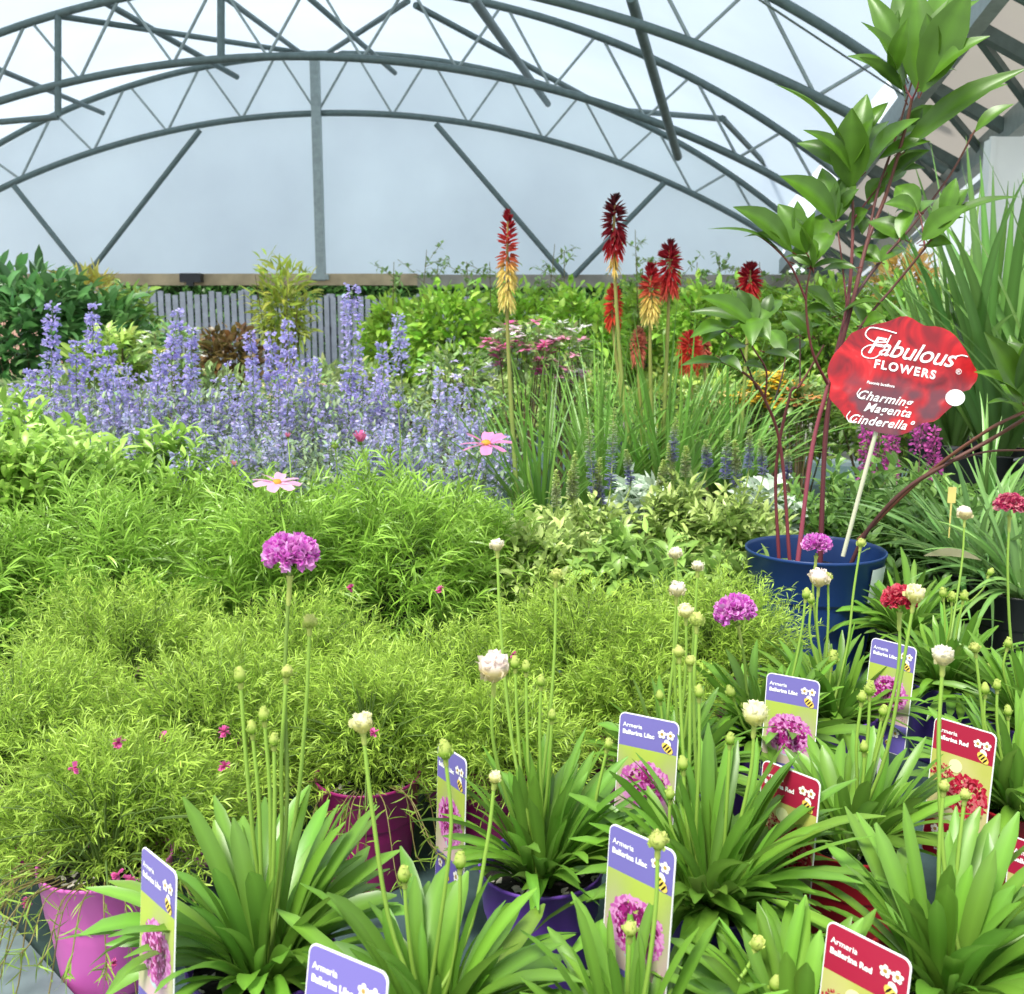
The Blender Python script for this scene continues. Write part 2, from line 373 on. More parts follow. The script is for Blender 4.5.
def sprig_mound(rng, ns, rx, rz, z0, nodes_=12, ll=(0.014, 0.026), lw=0.0017, seg=0.075, base=(140, 178, 62), tipc=(170, 205, 90), spread=0.85, droop=0.5, K=3, prof='needle', fold=None, lo=-0.35, per=2, stem=True, lean=0.7, ry=None, hang=0.0, wob=.12, off=(0, 0)):
    """a cushion of leafy shoots: rx half width, rz height above the pot rim"""
    mb = MB(); ry = ry or rx
    d = rng.normal(0, 1, (ns * 3, 3)); d /= np.linalg.norm(d, axis=1)[:, None]; d = d[d[:, 2] > lo][:ns]; ns = len(d)
    k = rng.uniform(0.80, 1.06, ns)[:, None] * (1 + wob * np.sin(d[:, :1] * 5 + rng.uniform(0, 6)) * np.cos(d[:, 1:2] * 4 + rng.uniform(0, 6)))
    k = np.where(rng.random((ns, 1)) < 0.25, k * rng.uniform(.6, .9, (ns, 1)), k)
    S = d * k * np.array([rx, ry, rz]) + np.array([off[0], off[1], z0])
    up = d * [1, 1, 0.8] + [0, 0, 0.55 - hang] + rng.normal(0, 0.25, (ns, 3)); up /= np.linalg.norm(up, axis=1)[:, None]
    B = S - up * seg
    A, E = ang(up)
    if stem:
        ribbons(mb, B, A, E, seg, 0.0014 if lw < .004 else .003, 0, 2, 'needle', None, cols(rng, (140, 165, 80), ns))
        ribbons(mb, B, A, E, seg, 0.0014 if lw < .004 else .003, 0, 2, 'needle', None, cols(rng, (140, 165, 80), ns), roll=PI / 2)
    u = np.tile(np.linspace(0.0, 1, nodes_)[None], (ns, 1)) + rng.normal(0, 0.02, (ns, nodes_))
    P = B[:, None] + up[:, None] * (u * seg)[..., None]
    x = np.cross(up, [0.31, 0.2, 0.9]); x /= np.linalg.norm(x, axis=1)[:, None]; y = np.cross(up, x)
    for j in range(per):
        ph = rng.uniform(0, 2 * PI, (ns, nodes_))
        side = x[:, None] * np.cos(ph)[..., None] + y[:, None] * np.sin(ph)[..., None]
        dd = up[:, None] * lean + side * spread * (1 - 0.45 * u[..., None]) + rng.normal(0, 0.12, (ns, nodes_, 3))
        A, E = ang(dd.reshape(-1, 3)); n = A.size
        tt = u.reshape(-1, 1).clip(0, 1); hgt = np.repeat(((S[:, 2] - z0) / rz).clip(0, 1), nodes_)[:, None]
        c = lin(base) * (1 - tt * 0.8) + lin(tipc) * tt * 0.8
        c = c * (1 + np.repeat(rng.normal(0, .12, ns), nodes_)[:, None] + rng.normal(0, 0.10, (n, 1)))
        ribbons(mb, P.reshape(-1, 3), A, E, rng.uniform(ll[0], ll[1], n) * (1 - 0.35 * tt[:, 0]), lw * rng.uniform(.75, 1.25, n), droop * rng.uniform(0, 2, n), K, prof, fold, np.clip(c, 0.003, .9), 1.15, rng.uniform(0, PI, n) if fold is None else rng.normal(0, .5, n))
    return mb, S
def core(t, rx, ry, rz, z0, col=(84, 108, 48)):
    """woody heart of a bushy plant: twigs running from the soil to the shoots"""
    rng = np.random.default_rng(int(rx * 1e4) + 5); mb = MB()
    for i in range(46):
        a = rng.uniform(0, 2 * PI); e = rng.uniform(0.1, 1.5); d = np.array([math.cos(a) * math.cos(e) * rx, math.sin(a) * math.cos(e) * ry, math.sin(e) * rz]) * 0.8
        tube(mb, spline([[0.01 * math.cos(a), 0.01 * math.sin(a), z0 - 0.02], d * 0.5 + [0, 0, z0 + rz * .12], d + [0, 0, z0]], 6), [0.0016, .0015, .0013, .0011, .0009, .0007], 4, lin(col), False)
    return mb.build('stems', stemm, t)

# ------------------------------------------------------------ setting: ground, roof, trusses, end wall
mb = MB(); box(mb, (-30, -8, -0.1), (30, 30, 0)); struct(mb.build('floor', concrete, smooth=False), 'grey concrete floor')
XC = py(340, 115, 12)[0]; ZL = py(340, 114, 12)[2]; ZU = py(330, 55, 12)[2]
RL, RU = 9.7, 8.3
def arc(x, R, z): return z - R + math.sqrt(R * R - (x - XC) ** 2)
VA, VB = py(906, 107, 7.0), py(990, -2, 5.5)                 # valley line at the right eave
def edge_x(Y): return VA[0] + (VB[0] - VA[0]) * (Y - 7.0) / (5.5 - 7.0)
def edge_z(Y): return VA[2] + (VB[2] - VA[2]) * (Y - 7.0) / (5.5 - 7.0)
XLft = -7.2
mb = MB(); ys = np.linspace(4.6, 12.1, 28); nx = 60; V = []
for Y in ys:
    xr = edge_x(Y)
    for x in np.linspace(XLft, xr, nx):
        V.append([x, Y, arc(x, RU + 0.1, ZU + 0.07)])
V = np.array(V); k = np.arange(len(ys) - 1)[:, None]; j = np.arange(nx - 1)[None]
f = np.stack([k * nx + j, k * nx + j + 1, (k + 1) * nx + j + 1, (k + 1) * nx + j], -1).reshape(-1, 4)
mb.add(V, f); mb.build('ceiling', roofm)
struct(bpy.data.objects['ceiling'], 'arched white translucent fabric roof of the plant tunnel')
def truss(Y, no, right=True):
    t = thing('roof_truss', '', 'roof truss', (0, 0, 0)); del t['category']; struct(t, 'arched grey steel lattice truss, number %s from the end wall' % ['one', 'two', 'three', 'four'][no])
    xr = min(edge_x(Y) + 0.35, 3.8)
    xs = np.linspace(XLft, xr, 70)
    m = MB(); tube(m, [[x, Y, arc(x, RU, ZU)] for x in xs], 0.036, 8); m.build('upper_chord', steel_dark, t)
    xl = [x for x in xs if arc(x, RL, ZL) < arc(x, RU, ZU) - 0.02]
    m = MB(); tube(m, [[x, Y, arc(x, RL, ZL)] for x in xl], 0.036, 8); m.build('lower_chord', steel_dark, t)
    m = MB(); sp = 0.86; x = XC - 0.25 - sp * 8
    while x < xr:
        for a, b in ((x, x + sp / 2 - .03), (x + sp, x + sp / 2 + .03)):
            if XLft < a < xr and XLft < b < xr:
                tube(m, [[a, Y, arc(a, RL, ZL)], [b, Y, arc(b, RU, ZU)]], 0.014, 6)
        x += sp
    m.build('web_bars', steel, t)
for i, Y in enumerate((11.95, 9.6, 7.2, 4.8)): truss(Y, i)
def member(name, a, b, r, label, m=steel_dark):
    q = MB(); tube(q, [a, b], r, 8); o = q.build(name, m); struct(o, label); return o
for a, ya, b, yb, r in [((58,16),9.6,(310,54),11.9,.035), ((58,14),9.6,(58,116),9.6,.04), ((95,-3),9.6,(237,77),11.9,.04), ((0,70),9.6,(103,113),11.9,.035),
        ((221,-6),9.6,(221,60),9.6,.045), ((226,-2),9.6,(302,54),11.9,.035), ((308,-3),9.6,(395,73),11.9,.035), ((408,1),9.6,(326,54),11.9,.035),
        ((415,5),9.6,(608,109),11.9,.038), ((472,-3),7.2,(548,104),11.9,.045), ((631,-3),7.2,(678,157),9.6,.05), ((608,109),11.9,(724,119),9.6,.035),
        ((722,118),9.6,(782,182),11.9,.035), ((0,122),9.6,(58,117),9.6,.035), ((757,-2),4.8,(905,96),6.9,.007)]:
    member('roof_brace', py(*a, ya), py(*b, yb), r * .8, 'straight grey steel brace between two roof trusses')
# end wall fabric, beam, posts
BEAMZ = py(315, 277, 12)[2]
mb = MB(); xs = np.linspace(XLft, edge_x(12.05), 50); V = []
for x in xs: V += [[x, 12.05, BEAMZ], [x, 12.05, max(arc(x, RU, ZU), BEAMZ + .05)]]
mb.add(V, [[2 * i, 2 * i + 2, 2 * i + 3, 2 * i + 1] for i in range(len(xs) - 1)])
struct(mb.build('wall_back', endm), 'pale blue translucent fabric end wall')
mb = MB(); box(mb, (XLft, 11.86, BEAMZ - .10), (-1.1, 11.98, BEAMZ + .03)); struct(mb.build('trim_1', timber, smooth=False), 'tan timber rail under the end wall')
greytimber = plain('weathered_timber', (150, 146, 134), 0.8, 0, 0.2, 6)
mb = MB(); box(mb, (-1.1, 11.87, BEAMZ - .12), (5, 11.98, BEAMZ + .02)); struct(mb.build('trim_2', greytimber, smooth=False), 'weathered grey timber rail under the end wall')
mb = MB(); a = py(315, 60, 11.9); box(mb, (a[0] - .05, 11.83, BEAMZ - .05), (a[0] + .05, 11.93, a[2])); box(mb, (a[0] - .1, 11.81, BEAMZ - .04), (a[0] + .1, 11.94, BEAMZ + .02))
struct(mb.build('trim_3', steel, smooth=False), 'grey steel centre post of the end wall')
for i, (a, b) in enumerate([((14, 186), (84, 274)), ((200, 130), (88, 274)), ((436, 124), (566, 276)), ((664, 183), (574, 276))]):
    q = MB(); tube(q, [py(*a, 11.85), py(*b, 11.85)], .032, 8); struct(q.build('trim_%d' % (i + 4), steel_dark), 'slanting grey steel strut of the end wall')
mb = MB(); a = py(192, 278, 11.8); box(mb, (a[0] - .12, 11.72, a[2] - .05), (a[0] + .12, 11.85, a[2] + .05)); box(mb, (a[0] - .04, 11.7, a[2] - .09), (a[0] + .04, 11.75, a[2] - .05))
tag(mb.build('junction_box', black, smooth=False), 'small black box fixed to the tan rail left of the centre post', 'junction box')

# valley gutter frame at the right eave
ya, yb = 1.8, 12.0
def vp(Y, dx=0, dz=0): return np.array([edge_x(Y) + dx, Y, edge_z(Y) + dz])
t = thing('valley_gutter', '', 'gutter'); del t['category']; struct(t, 'grey steel valley gutter frame with beige panels along the right eave')
mb = MB(); bar(mb, vp(ya), vp(yb), .09, .16); bar(mb, vp(ya, .55, -.28), vp(yb, .55, -.28), .09, .16); bar(mb, vp(ya, .56, -.48), vp(yb, .56, -.48), .04, .05); mb.build('rail', steel, t, False)
mb = MB(); Y = ya
while Y < yb:
    bar(mb, vp(Y, 0, 0), vp(Y, .55, -.28), .07, .07); bar(mb, vp(Y, .0, 0), vp(Y + .45, .55, -.28), .04, .04); Y += 0.8
mb.build('cross_bar', steel_dark, t, False)
mb = MB(); mb.add([vp(ya, .05, .09), vp(yb, .05, .09), vp(yb, .6, -.19), vp(ya, .6, -.19)], [[0, 1, 2, 3]]); mb.build('panel', membrane_mat('fibreglass', (186, 178, 168), .42), t, False)
# fascia below the gutter and white post
mb = MB(); V = [vp(ya, .60, -.22), vp(yb, .60, -.22), vp(yb, .95, -.62), vp(ya, .95, -.62)]; mb.add(V, [[0, 1, 2, 3]]); struct(mb.build('trim_8', membrane_mat('fascia_sheet', (226, 232, 236), .6), smooth=False), 'white sloping fascia under the valley gutter')
p = py(1004, 140, 6.0); mb = MB(); box(mb, (p[0] - .09, 5.9, 0), (p[0] + .13, 6.05, p[2])); bar(mb, (p[0] - .11, 5.9, 0.02), (p[0] - .11, 5.9, p[2]), .03, .03, up=(0, 1, 0))
struct(mb.build('trim_9', white_board, smooth=False), 'white painted post at the right edge')
mb = MB(); bar(mb, py(872, 262, 8.0), py(946, 185, 7.6), .10, .12); struct(mb.build('trim_10', greytimber, smooth=False), 'slanting weathered timber beam at the right')
# white shed wall behind
mb = MB(); a = py(880, 215, 10.0); box(mb, (a[0], 10, 0), (a[0] + 3.5, 10.15, a[2]))
for k in range(7): box(mb, (a[0] - .01, 9.97, .3 + k * .33), (a[0] + 3.5, 10.0, .315 + k * .33))
struct(mb.build('wall_right', white_board, smooth=False), 'white boarded shed wall beyond the right side')
# stacked pallets right
a = py(945, 330, 8.2)
for k in range(8):
    t_ = thing('wooden_pallet', 'weathered wooden pallet in the stack behind the sword-leaved plant', 'pallet', (a[0], 8.3, 0.62 + k * .14), 0, 'stacked pallets')
    q = MB()
    for i in range(5): box(q, (-.5, -.4 + i * .17, .11), (.5, -.28 + i * .17, .13))
    q.build('deck_board', greytimber, t_, False); q = MB()
    for i in (-.46, 0, .38):
        box(q, (i, -.4, 0.015), (i + .09, .4, .11))
    q.build('block', timber, t_, False)
mb = MB(); box(mb, (a[0] - .6, 7.8, 0), (a[0] + .6, 8.8, .6)); tag(mb.build('storage_crate', greytimber, smooth=False), 'weathered timber crate under the stacked pallets', 'crate')

# outside: fence, hedge, house
def fence(x0, x1, Y, zt, label, n):
    t = thing('picket_fence', label, 'fence', ((x0 + x1) / 2, Y, 0), 0, 'grey picket fence panels outside')
    W = x1 - x0; m = MB(); w = W / n
    for i in range(n):
        x = -W / 2 + i * w; box(m, (x + w * .08, 0, 0.05), (x + w * .8, .03, zt + .03 * math.sin(i * 1.7)))
    m.build('pickets', greyfence, t, False)
    m = MB(); box(m, (-W / 2, .03, .4), (W / 2, .08, .5)); box(m, (-W / 2, .03, zt - .5), (W / 2, .08, zt - .4)); m.build('rail', greyfence, t, False)
    m = MB(); box(m, (W / 2 - .05, .03, 0), (W / 2 + .05, .13, zt + .05)); m.build('post', greyfence, t, False)
zt = py(200, 293, 14)[2]
for a, b, Y, dz, l in [(60, 150, 14.3, .05, 'dull grey picket panel behind the dark shrub at the left'), (150, 245, 14, 0, 'blue-grey picket panel left of the yellow-green bush'),
                       (245, 330, 14, -.06, 'blue-grey picket panel behind the yellow-green bush'), (330, 420, 14, -.06, 'blue-grey picket panel behind the tall violet spike'), (420, 560, 14, -.06, 'blue-grey picket panel behind the red-hot pokers')]:
    fence(py(a, 300, Y)[0], py(b, 300, Y)[0], Y, zt + dz, l, 13)
def gable_house(name, x0, x1, Y, z, label):
    t = thing(name, label, 'house', ((x0 + x1) / 2, Y, 0)); W = (x1 - x0) / 2
    m = MB(); box(m, (-W, 0, 0), (W, 5, z)); m.build('wall', brick, t, False)
    m = MB(); box(m, (-W - .2, -.2, z), (W + .2, 5.2, z + .2)); m.build('roof', greyfence, t, False)
    m = MB(); box(m, (-W * .3, -.05, z - 1.3), (W * .1, 0.02, z - .3)); m.build('window', steel_dark, t, False)
gable_house('brick_building', py(-60, 290, 19)[0], py(158, 290, 19)[0], 19, 3.2, 'pink brick building beyond the fence at the left')
def leafcloud(rng, c, r, n, ll, lw, base, var=.18, K=3, fold=.25, prof='ovate', shell=.55, droop=.6, up=.2, hue=.07):
    m = MB(); d = rng.normal(0, 1, (n, 3)); d /= np.linalg.norm(d, axis=1)[:, None]
    lump = 1 + .16 * np.sin(d[:, :1] * 7 + 1) * np.sin(d[:, 2:] * 6 + c[0]) + .10 * np.sin(d[:, 1:2] * 11 + 2)
    P = np.asarray(c) + d * (rng.uniform(shell, 1, (n, 1))) * lump * np.asarray(r)
    A, E = ang(d + rng.normal(0, .6, (n, 3)) + [0, 0, up])
    ribbons(m, P, A, E, rng.uniform(ll * .6, ll * 1.2, n), lw * rng.uniform(.7, 1.2, n), rng.uniform(0, droop * 2, n), K, prof, fold, cols(rng, base, n, var, hue), 1.15, rng.normal(0, .6, n))
    return m
hed = thing('hedge', 'dark green clipped hedge beyond the picket fence', 'hedge', (0, 17, 0))
rng = np.random.default_rng(5); m = MB(); n = 22000
P = np.stack([rng.uniform(-6.6, 8, n), rng.uniform(-.5, .1, n), rng.uniform(.8, 2.65, n)], -1); P[:, 2] += .15 * np.sin(P[:, 0] * 2.1)
A, E = ang(rng.normal(0, 1, (n, 3)) + [0, -.6, .3]); ribbons(m, P, A, E, .12, .08, .3, 2, 'ovate', .2, cols(rng, (84, 132, 62), n, .25))
m.build('foliage', leafm, hed); m = MB(); box(m, (-6.6, -.1, 0), (8, .4, 2.45)); m.build('branches', plain('hedge_wood', (40, 60, 30), .9), hed, False)
def bush(name, label, x, y, Y, rpx, n, ll, lw, base, seed, cat='shrub', group=None, potc='black', z0=0.0, prof='ovate', **kw):
    c = py(x, y, Y); s = np.linalg.norm(c - CAM) / F
    rx, rz = rpx[0] * s, rpx[1] * s; rng = np.random.default_rng(seed)
    t = thing(name, label, cat, (c[0], Y, z0), 0, group)
    Rp = min(.18, max(.07, rx * .4)); Hp = Rp * 1.7; make_pot(t, potc, Rp, Hp)
    leafcloud(rng, (0, 0, c[2] - z0), (rx, rx * .8, rz), n, ll, lw, base, prof=prof, **kw).build('foliage', leafm, t)
    m = MB()
    for i in range(14):
        a = rng.uniform(0, 2 * PI); q = rng.uniform(.3, .85)
        tube(m, spline([[.02 * math.cos(a), .02 * math.sin(a), Hp * .85], [rx * .35 * q * math.cos(a), rx * .35 * q * math.sin(a), (c[2] - z0) * .6], [rx * q * math.cos(a), rx * .8 * q * math.sin(a), c[2] - z0 + rng.uniform(-.3, .7) * rz]], 8), np.linspace(.008, .002, 8), 5, lin((96, 84, 56)), False)
    m.build('branches', stemm, t); return t

# ------------------------------------------------------------ display bench (its left edge runs away at an angle)
pA = pz(0, 925, BZ + .0); pB = pz(60, 994, BZ + .0)
e = (pA - pB)[:2]; e /= np.linalg.norm(e); nrm = np.array([e[1], -e[0]]);  nrm = nrm if nrm[0] > 0 else -nrm
def bench_pt(u, v, z): q = pB[:2] + e * u + nrm * v; return np.array([q[0], q[1], z])
t = thing('display_bench', 'long dark green bench with a grey rail under all the potted plants', 'bench', (0, 0, 0))
mb = MB()
cs = [bench_pt(-1.3, 0, 0)[:2], bench_pt(4.6, 0, 0)[:2], bench_pt(4.6, 4.6, 0)[:2], bench_pt(-1.3, 4.6, 0)[:2]]
for z0, z1 in ((BZ - .03, BZ),):
    V = [[*c, z0] for c in cs] + [[*c, z1] for c in cs]
    for f in [[0,1,2,3],[4,7,6,5],[0,4,5,1],[1,5,6,2],[2,6,7,3],[3,7,4,0]]: mb.add(np.array(V)[f], [[0, 1, 2, 3]])
mb.build('deck', benchm, t, False)
for a, b in (((-1.4, -.055), (4.7, -.055)), ((4.655, -.1), (4.655, 4.7)), ((4.7, 4.655), (-1.4, 4.655)), ((-1.355, 4.7), (-1.355, -.1))):
    mb = MB(); bar(mb, bench_pt(*a, BZ - .03), bench_pt(*b, BZ - .03), .11, .10); mb.build('rail', railm, t, False)
for u, v in ((-1.2, .1), (1.6, .1), (4.5, .1), (-1.2, 4.5), (1.6, 4.5), (4.5, 4.5), (1.6, 2.3), (4.5, 2.3), (-1.2, 2.3)):
    mb = MB(); q = bench_pt(u, v, 0); box(mb, (q[0] - .03, q[1] - .03, 0), (q[0] + .03, q[1] + .03, BZ - .03)); mb.build('leg', steel, t, False)

# ------------------------------------------------------------ thrifts (strap leaves, globe heads on long stems)
armeria('t', 'strap-leaved thrift in a lilac pot, open pink-purple pompom on its tallest stem', (262, 955), .82, 'purple', 11,
    [(291, 555, .03, 'pink', .0225), (310, 622, .06, 'green', .0065), (287, 672, .02, 'green', .0055), (240, 677, .0, 'slim', .0055), (264, 716, .0, 'slim', .005), (252, 729, .0, 'slim', .0048), (274, 741, -.01, 'slim', .0045)], 78, W=(.013, .020), L=(.11, .17), el=(.5, 1.45), droop=(.25, 1.7))
armeria('t', 'strap-leaved thrift in a violet pot with one large off-white globe bud, in the centre', (541, 864), .98, 'purple', 12,
    [(494, 667, -.07, 'pinkish', .0158), (497, 545, .1, 'white', .0075), (556, 575, .06, 'green', .0068), (515, 664, .03, 'slim', .0052), (526, 668, .03, 'slim', .005), (541, 682, .02, 'slim', .0048), (552, 716, 0, 'slim', .0045), (608, 745, 0, 'slim', .0045)], 80, el=(.72, 1.5), droop=(.25, 1.25))
armeria('t', 'broad-leaved thrift in front of the violet pot, two yellow-green buds among its leaves', (432, 1035), .745, 'purple', 13,
    [(362, 723, .02, 'cream', .0092), (445, 752, .03, 'slim', .0062), (495, 777, .05, 'cream', .0058), (404, 876, .0, 'slim', .0055), (460, 862, .0, 'slim', .0055)], 60, L=(.10, .155), W=(.014, .021), droop=(.3, 1.5))
armeria('t', 'largest strap-leaved thrift right of centre with a cream globe bud above its leaves', (708, 905), .93, 'indigo', 14,
    [(755, 714, -.02, 'cream', .0125), (697, 620, .06, 'green', .0072), (679, 652, .03, 'green', .006), (690, 661, .03, 'green', .0055), (699, 693, .0, 'slim', .005), (683, 765, 0, 'slim', .0055), (670, 795, 0, 'slim', .005), (730, 740, 0, 'slim', .0048)], 130, L=(.12, .19), W=(.011, .0165))
armeria('t', 'strap-leaved thrift in a red pot with a red pompom beside a white bud', (852, 862), 1.04, 'red', 15,
    [(900, 599, .0, 'red', .0175), (915, 594, -.02, 'cream', .0105), (870, 690, 0, 'slim', .0062), (862, 698, 0, 'slim', .005), (883, 712, 0, 'slim', .005), (864, 748, 0, 'slim', .005)], 75, L=(.09, .15), el=(.65, 1.48), droop=(.2, 1.2))
armeria('t', 'strap-leaved thrift at the lower right corner with a tall dark stem and a white bud', (945, 985), .80, 'red', 16,
    [(943, 656, .03, 'white', .0092), (965, 795, .05, 'green', .005), (944, 786, .02, 'green', .005)], 80, L=(.10, .16), W=(.013, .019), droop=(.25, 1.2))
armeria('t', 'strap-leaved thrift at the right edge behind the red tag, with short buds', (1018, 835), 1.13, 'red', 17,
    [(975, 648, .0, 'green', .0062), (985, 690, 0, 'slim', .0055), (997, 686, 0, 'slim', .005), (1008, 712, .0, 'slim', .005)], 85)
armeria('t', 'strap-leaved thrift behind the tall thrift with many globe buds on a cluster of stems', (672, 778), 1.2, 'indigo', 18,
    [(675, 553, .05, 'white', .0085), (698, 566, .03, 'white', .0075), (677, 589, .0, 'white', .0105), (686, 611, -.02, 'cream', .0095), (660, 697, 0, 'slim', .0055), (655, 730, -.02, 'slim', .006)], 85, L=(.09, .15))
armeria('t', 'strap-leaved thrift with a tilted pink-purple pompom left of the blue pot', (768, 755), 1.33, 'purple', 19,
    [(735, 611, -.05, 'pink', .025), (731, 693, -.05, 'slim', .0068), (744, 706, 0, 'slim', .005), (806, 595, .02, 'slim', .006)], 80, L=(.10, .15))
armeria('t', 'strap-leaved thrift in front of the blue pot, small pink pompom beside a white bud', (832, 722), 1.42, 'purple', 20,
    [(817, 545, .06, 'pink', .0205), (819, 578, .0, 'pinkish', .0145), (828, 577, .0, 'green', .0065), (811, 600, 0, 'slim', .006), (861, 543, .05, 'green', .0065), (832, 660, 0, 'slim', .009)], 85, L=(.09, .15))
armeria('t', 'strap-leaved thrift right of the blue pot below the long-leaved grassy plant', (945, 700), 1.55, 'indigo', 21,
    [(965, 513, .1, 'pinkish', .0125), (943, 594, 0, 'slim', .0065), (952, 598, 0, 'slim', .0065), (964, 597, 0, 'slim', .0065), (988, 668, -.1, 'slim', .0055)], 90, L=(.10, .15))
armeria('t', 'strap-leaved thrift at the right edge with a crimson pompom on a tall stem', (1030, 740), 1.38, 'indigo', 22,
    [(1010, 505, .0, 'magenta', .0195), (1008, 644, 0, 'slim', .006)], 75)
armeria('t', 'strap-leaved thrift at the bottom edge between a lilac tag and a red tag', (628, 1090), .70, 'purple', 23,
    [(658, 841, .0, 'green', .0072), (630, 929, .0, 'green', .006), (757, 944, .05, 'green', .0062)], 70, L=(.09, .14))
armeria('t', 'strap-leaved thrift at the bottom edge under the largest thrift', (790, 1075), .72, 'indigo', 24, [(775, 985, 0, 'slim', .005)], 70, L=(.09, .13))
armeria('t', 'strap-leaved thrift between the bushy mounds and the blue pot, mostly hidden', (905, 640), 1.85, 'black', 25, [(990, 573, 0, 'slim', .006)], 70, L=(.1, .17))
for o in [o for o in bpy.data.objects if o.name == 't' or o.name.startswith('t.')]: o.name = 'potted_thrift'
bpy.data.objects['potted_thrift'].name = 'potted_thrift'

# ------------------------------------------------------------ fine-leaved cushions
def cushion(label, rim, Y, potc, seed, rx, rz, ns, flowers=(), sag=0, R=.066, H=.13, X=None, hang=.25, base=(128, 164, 50), tipc=(178, 208, 84), name='potted_cushion_plant', **kw):
    p = py(rim[0], rim[1], Y); x = p[0] if X is None else X
    o = np.array([x, Y, BZ]); t = thing(name, label, 'potted plant', o, 0, 'fine-leaved cushion plants')
    make_pot(t, potc, R, H); rng = np.random.default_rng(seed)
    mb, S = sprig_mound(rng, ns, rx, rz, H + .01, base=base, tipc=tipc, hang=hang, **kw); mb.build('foliage', finem, t)
    core(t, rx, rx, rz, H)
    if sag:
        tm = MB(); fl = []
        for k in range(sag):
            a = rng.uniform(-2.9, -.2); ca, sa = math.cos(a), math.sin(a); L = rng.uniform(.04, .11); dn = rng.uniform(.02, .10)
            P = spline([[R * .8 * ca, R * .8 * sa, H], [(R + L * .35) * ca, (R + L * .35) * sa, H + .01 - dn * .2], [(R + L * .75) * ca, (R + L * .75) * sa, H - dn], [(R + L) * ca, (R + L) * sa, H - dn * 1.15]], 16)
            tube(tm, P, .0008, 4, lin((140, 130, 80)), False); n = 20; pp = P[rng.integers(4, 16, n)]; A, E = ang(rng.normal(0, .8, (n, 3)) + [ca * .8, sa * .8, .1])
            ribbons(tm, pp, A, E, rng.uniform(.014, .026, n), .0019, rng.uniform(-.4, 1, n), 3, 'needle', None, cols(rng, (138, 170, 66), n), 1, rng.uniform(0, 3, n))
        tm.build('trailing_shoots', finem, t)
    for fx, fy, dY in flowers:
        h = py(fx, fy, Y + dY) - o; f = MB(); n = 16; d = rng.normal(0, 1, (n, 3)); d += [0, -.6, .5]; A, E = ang(d)
        ribbons(f, np.tile(h, (n, 1)), A, E, .0062, .004, .3, 2, 'petal', .3, cols(rng, (216, 96, 160), n, .2), .8)
        f.build('small_flower', petalm, t)
    return t
cushion('bushy fine-leaved plant spilling over a pink pot, at lower left', (108, 862), .985, 'pink', 31, .165, .125, 620, [(75, 768, -.1), (119, 742, -.12), (224, 732, -.1), (224, 766, -.1), (27, 902, -.05), (118, 874, -.13), (129, 879, -.13), (113, 963, -.09)], X=-.43, sag=26, H=.135, R=.068, hang=.3, lo=-.2, ry=.115, off=(-.01, .05))
cushion('bushy fine-leaved plant in a magenta pot behind the lilac-potted thrift', (368, 782), 1.18, 'magenta', 32, .15, .14, 600, [(374, 733, -.1), (351, 588, .1), (440, 590, 0)], H=.14, sag=12, hang=.3, lo=-.15, ry=.12, off=(0, .05))
cushion('bushy fine-leaved plant mounding between the pink pot and the magenta pot', (215, 760), 1.25, 'pink', 33, .19, .16, 800, [(165, 736, -.15)], H=.13)
cushion('bushy fine-leaved plant at the left edge above the pink pot', (20, 740), 1.22, 'magenta', 34, .19, .155, 760)
cushion('bushy fine-leaved plant at the left, one row behind', (120, 660), 1.55, 'pink', 35, .20, .165, 760)
cushion('bushy fine-leaved plant behind the pink-purple pompom of the lilac-potted thrift', (300, 655), 1.5, 'magenta', 36, .19, .15, 760)
cushion('bushy fine-leaved plant left of centre, behind the magenta pot', (455, 690), 1.42, 'pink', 37, .16, .12, 600, [(513, 655, -.05)])
cushion('bushy fine-leaved dome in the centre behind the white globe buds', (580, 690), 1.52, 'magenta', 38, .20, .17, 860)
cushion('bushy fine-leaved dome pressed against the blue pot', (715, 670), 1.62, 'pink', 39, .17, .165, 760)
cushion('bushy fine-leaved plant in the centre row under the large white globe bud', (505, 770), 1.25, 'magenta', 40, .13, .10, 420)
cushion('bushy fine-leaved plant right behind the tall cluster of globe buds', (640, 730), 1.4, 'pink', 41, .14, .10, 420)

# tag-leaved larger cushions (coreopsis / cosmos foliage)
def feathery(label, top, Y, seed, rx, rz, ns, z=None, base=(128, 172, 52), tipc=(150, 192, 72), **kw):
    c = py(top[0], top[1], Y); H = .16; R = .085; zt = c[2] - BZ; rz = rz; z0 = zt - rz
    o = np.array([c[0], Y, BZ]); t = thing('potted_feathery_plant', label, 'potted plant', o, 0, 'feathery-leaved plants in the middle rows')
    make_pot(t, 'black', R, min(H, z0)); rng = np.random.default_rng(seed)
    k = dict(nodes_=7, ll=(.045, .08), lw=.0036, seg=.10, droop=.7, K=4, prof='needle', fold=None, spread=.9, lean=.75, per=3, lo=-.5)
    k.update(kw)
    mb, S = sprig_mound(rng, ns, rx, rz, z0, base=base, tipc=tipc, **k); mb.build('foliage', leafm, t)
    core(t, rx, rx, rz, z0, (60, 84, 34)); return t, o
feathery('feathery-leaved green mound at the left, second row', (105, 478), 1.95, 51, .24, .22, 330)
feathery('feathery-leaved green mound at the far left edge', (-25, 500), 1.85, 56, .17, .2, 200)
tc, oc = feathery('feathery-leaved green mound under the flat pink daisy', (395, 462), 2.15, 52, .27, .25, 420)
td, od = feathery('feathery-leaved green mound under the pale pink drooping daisy', (275, 476), 2.0, 53, .22, .2, 300)
te, oe = feathery('feathery-leaved green mound left of the veronica', (490, 492), 2.2, 54, .16, .2, 240)
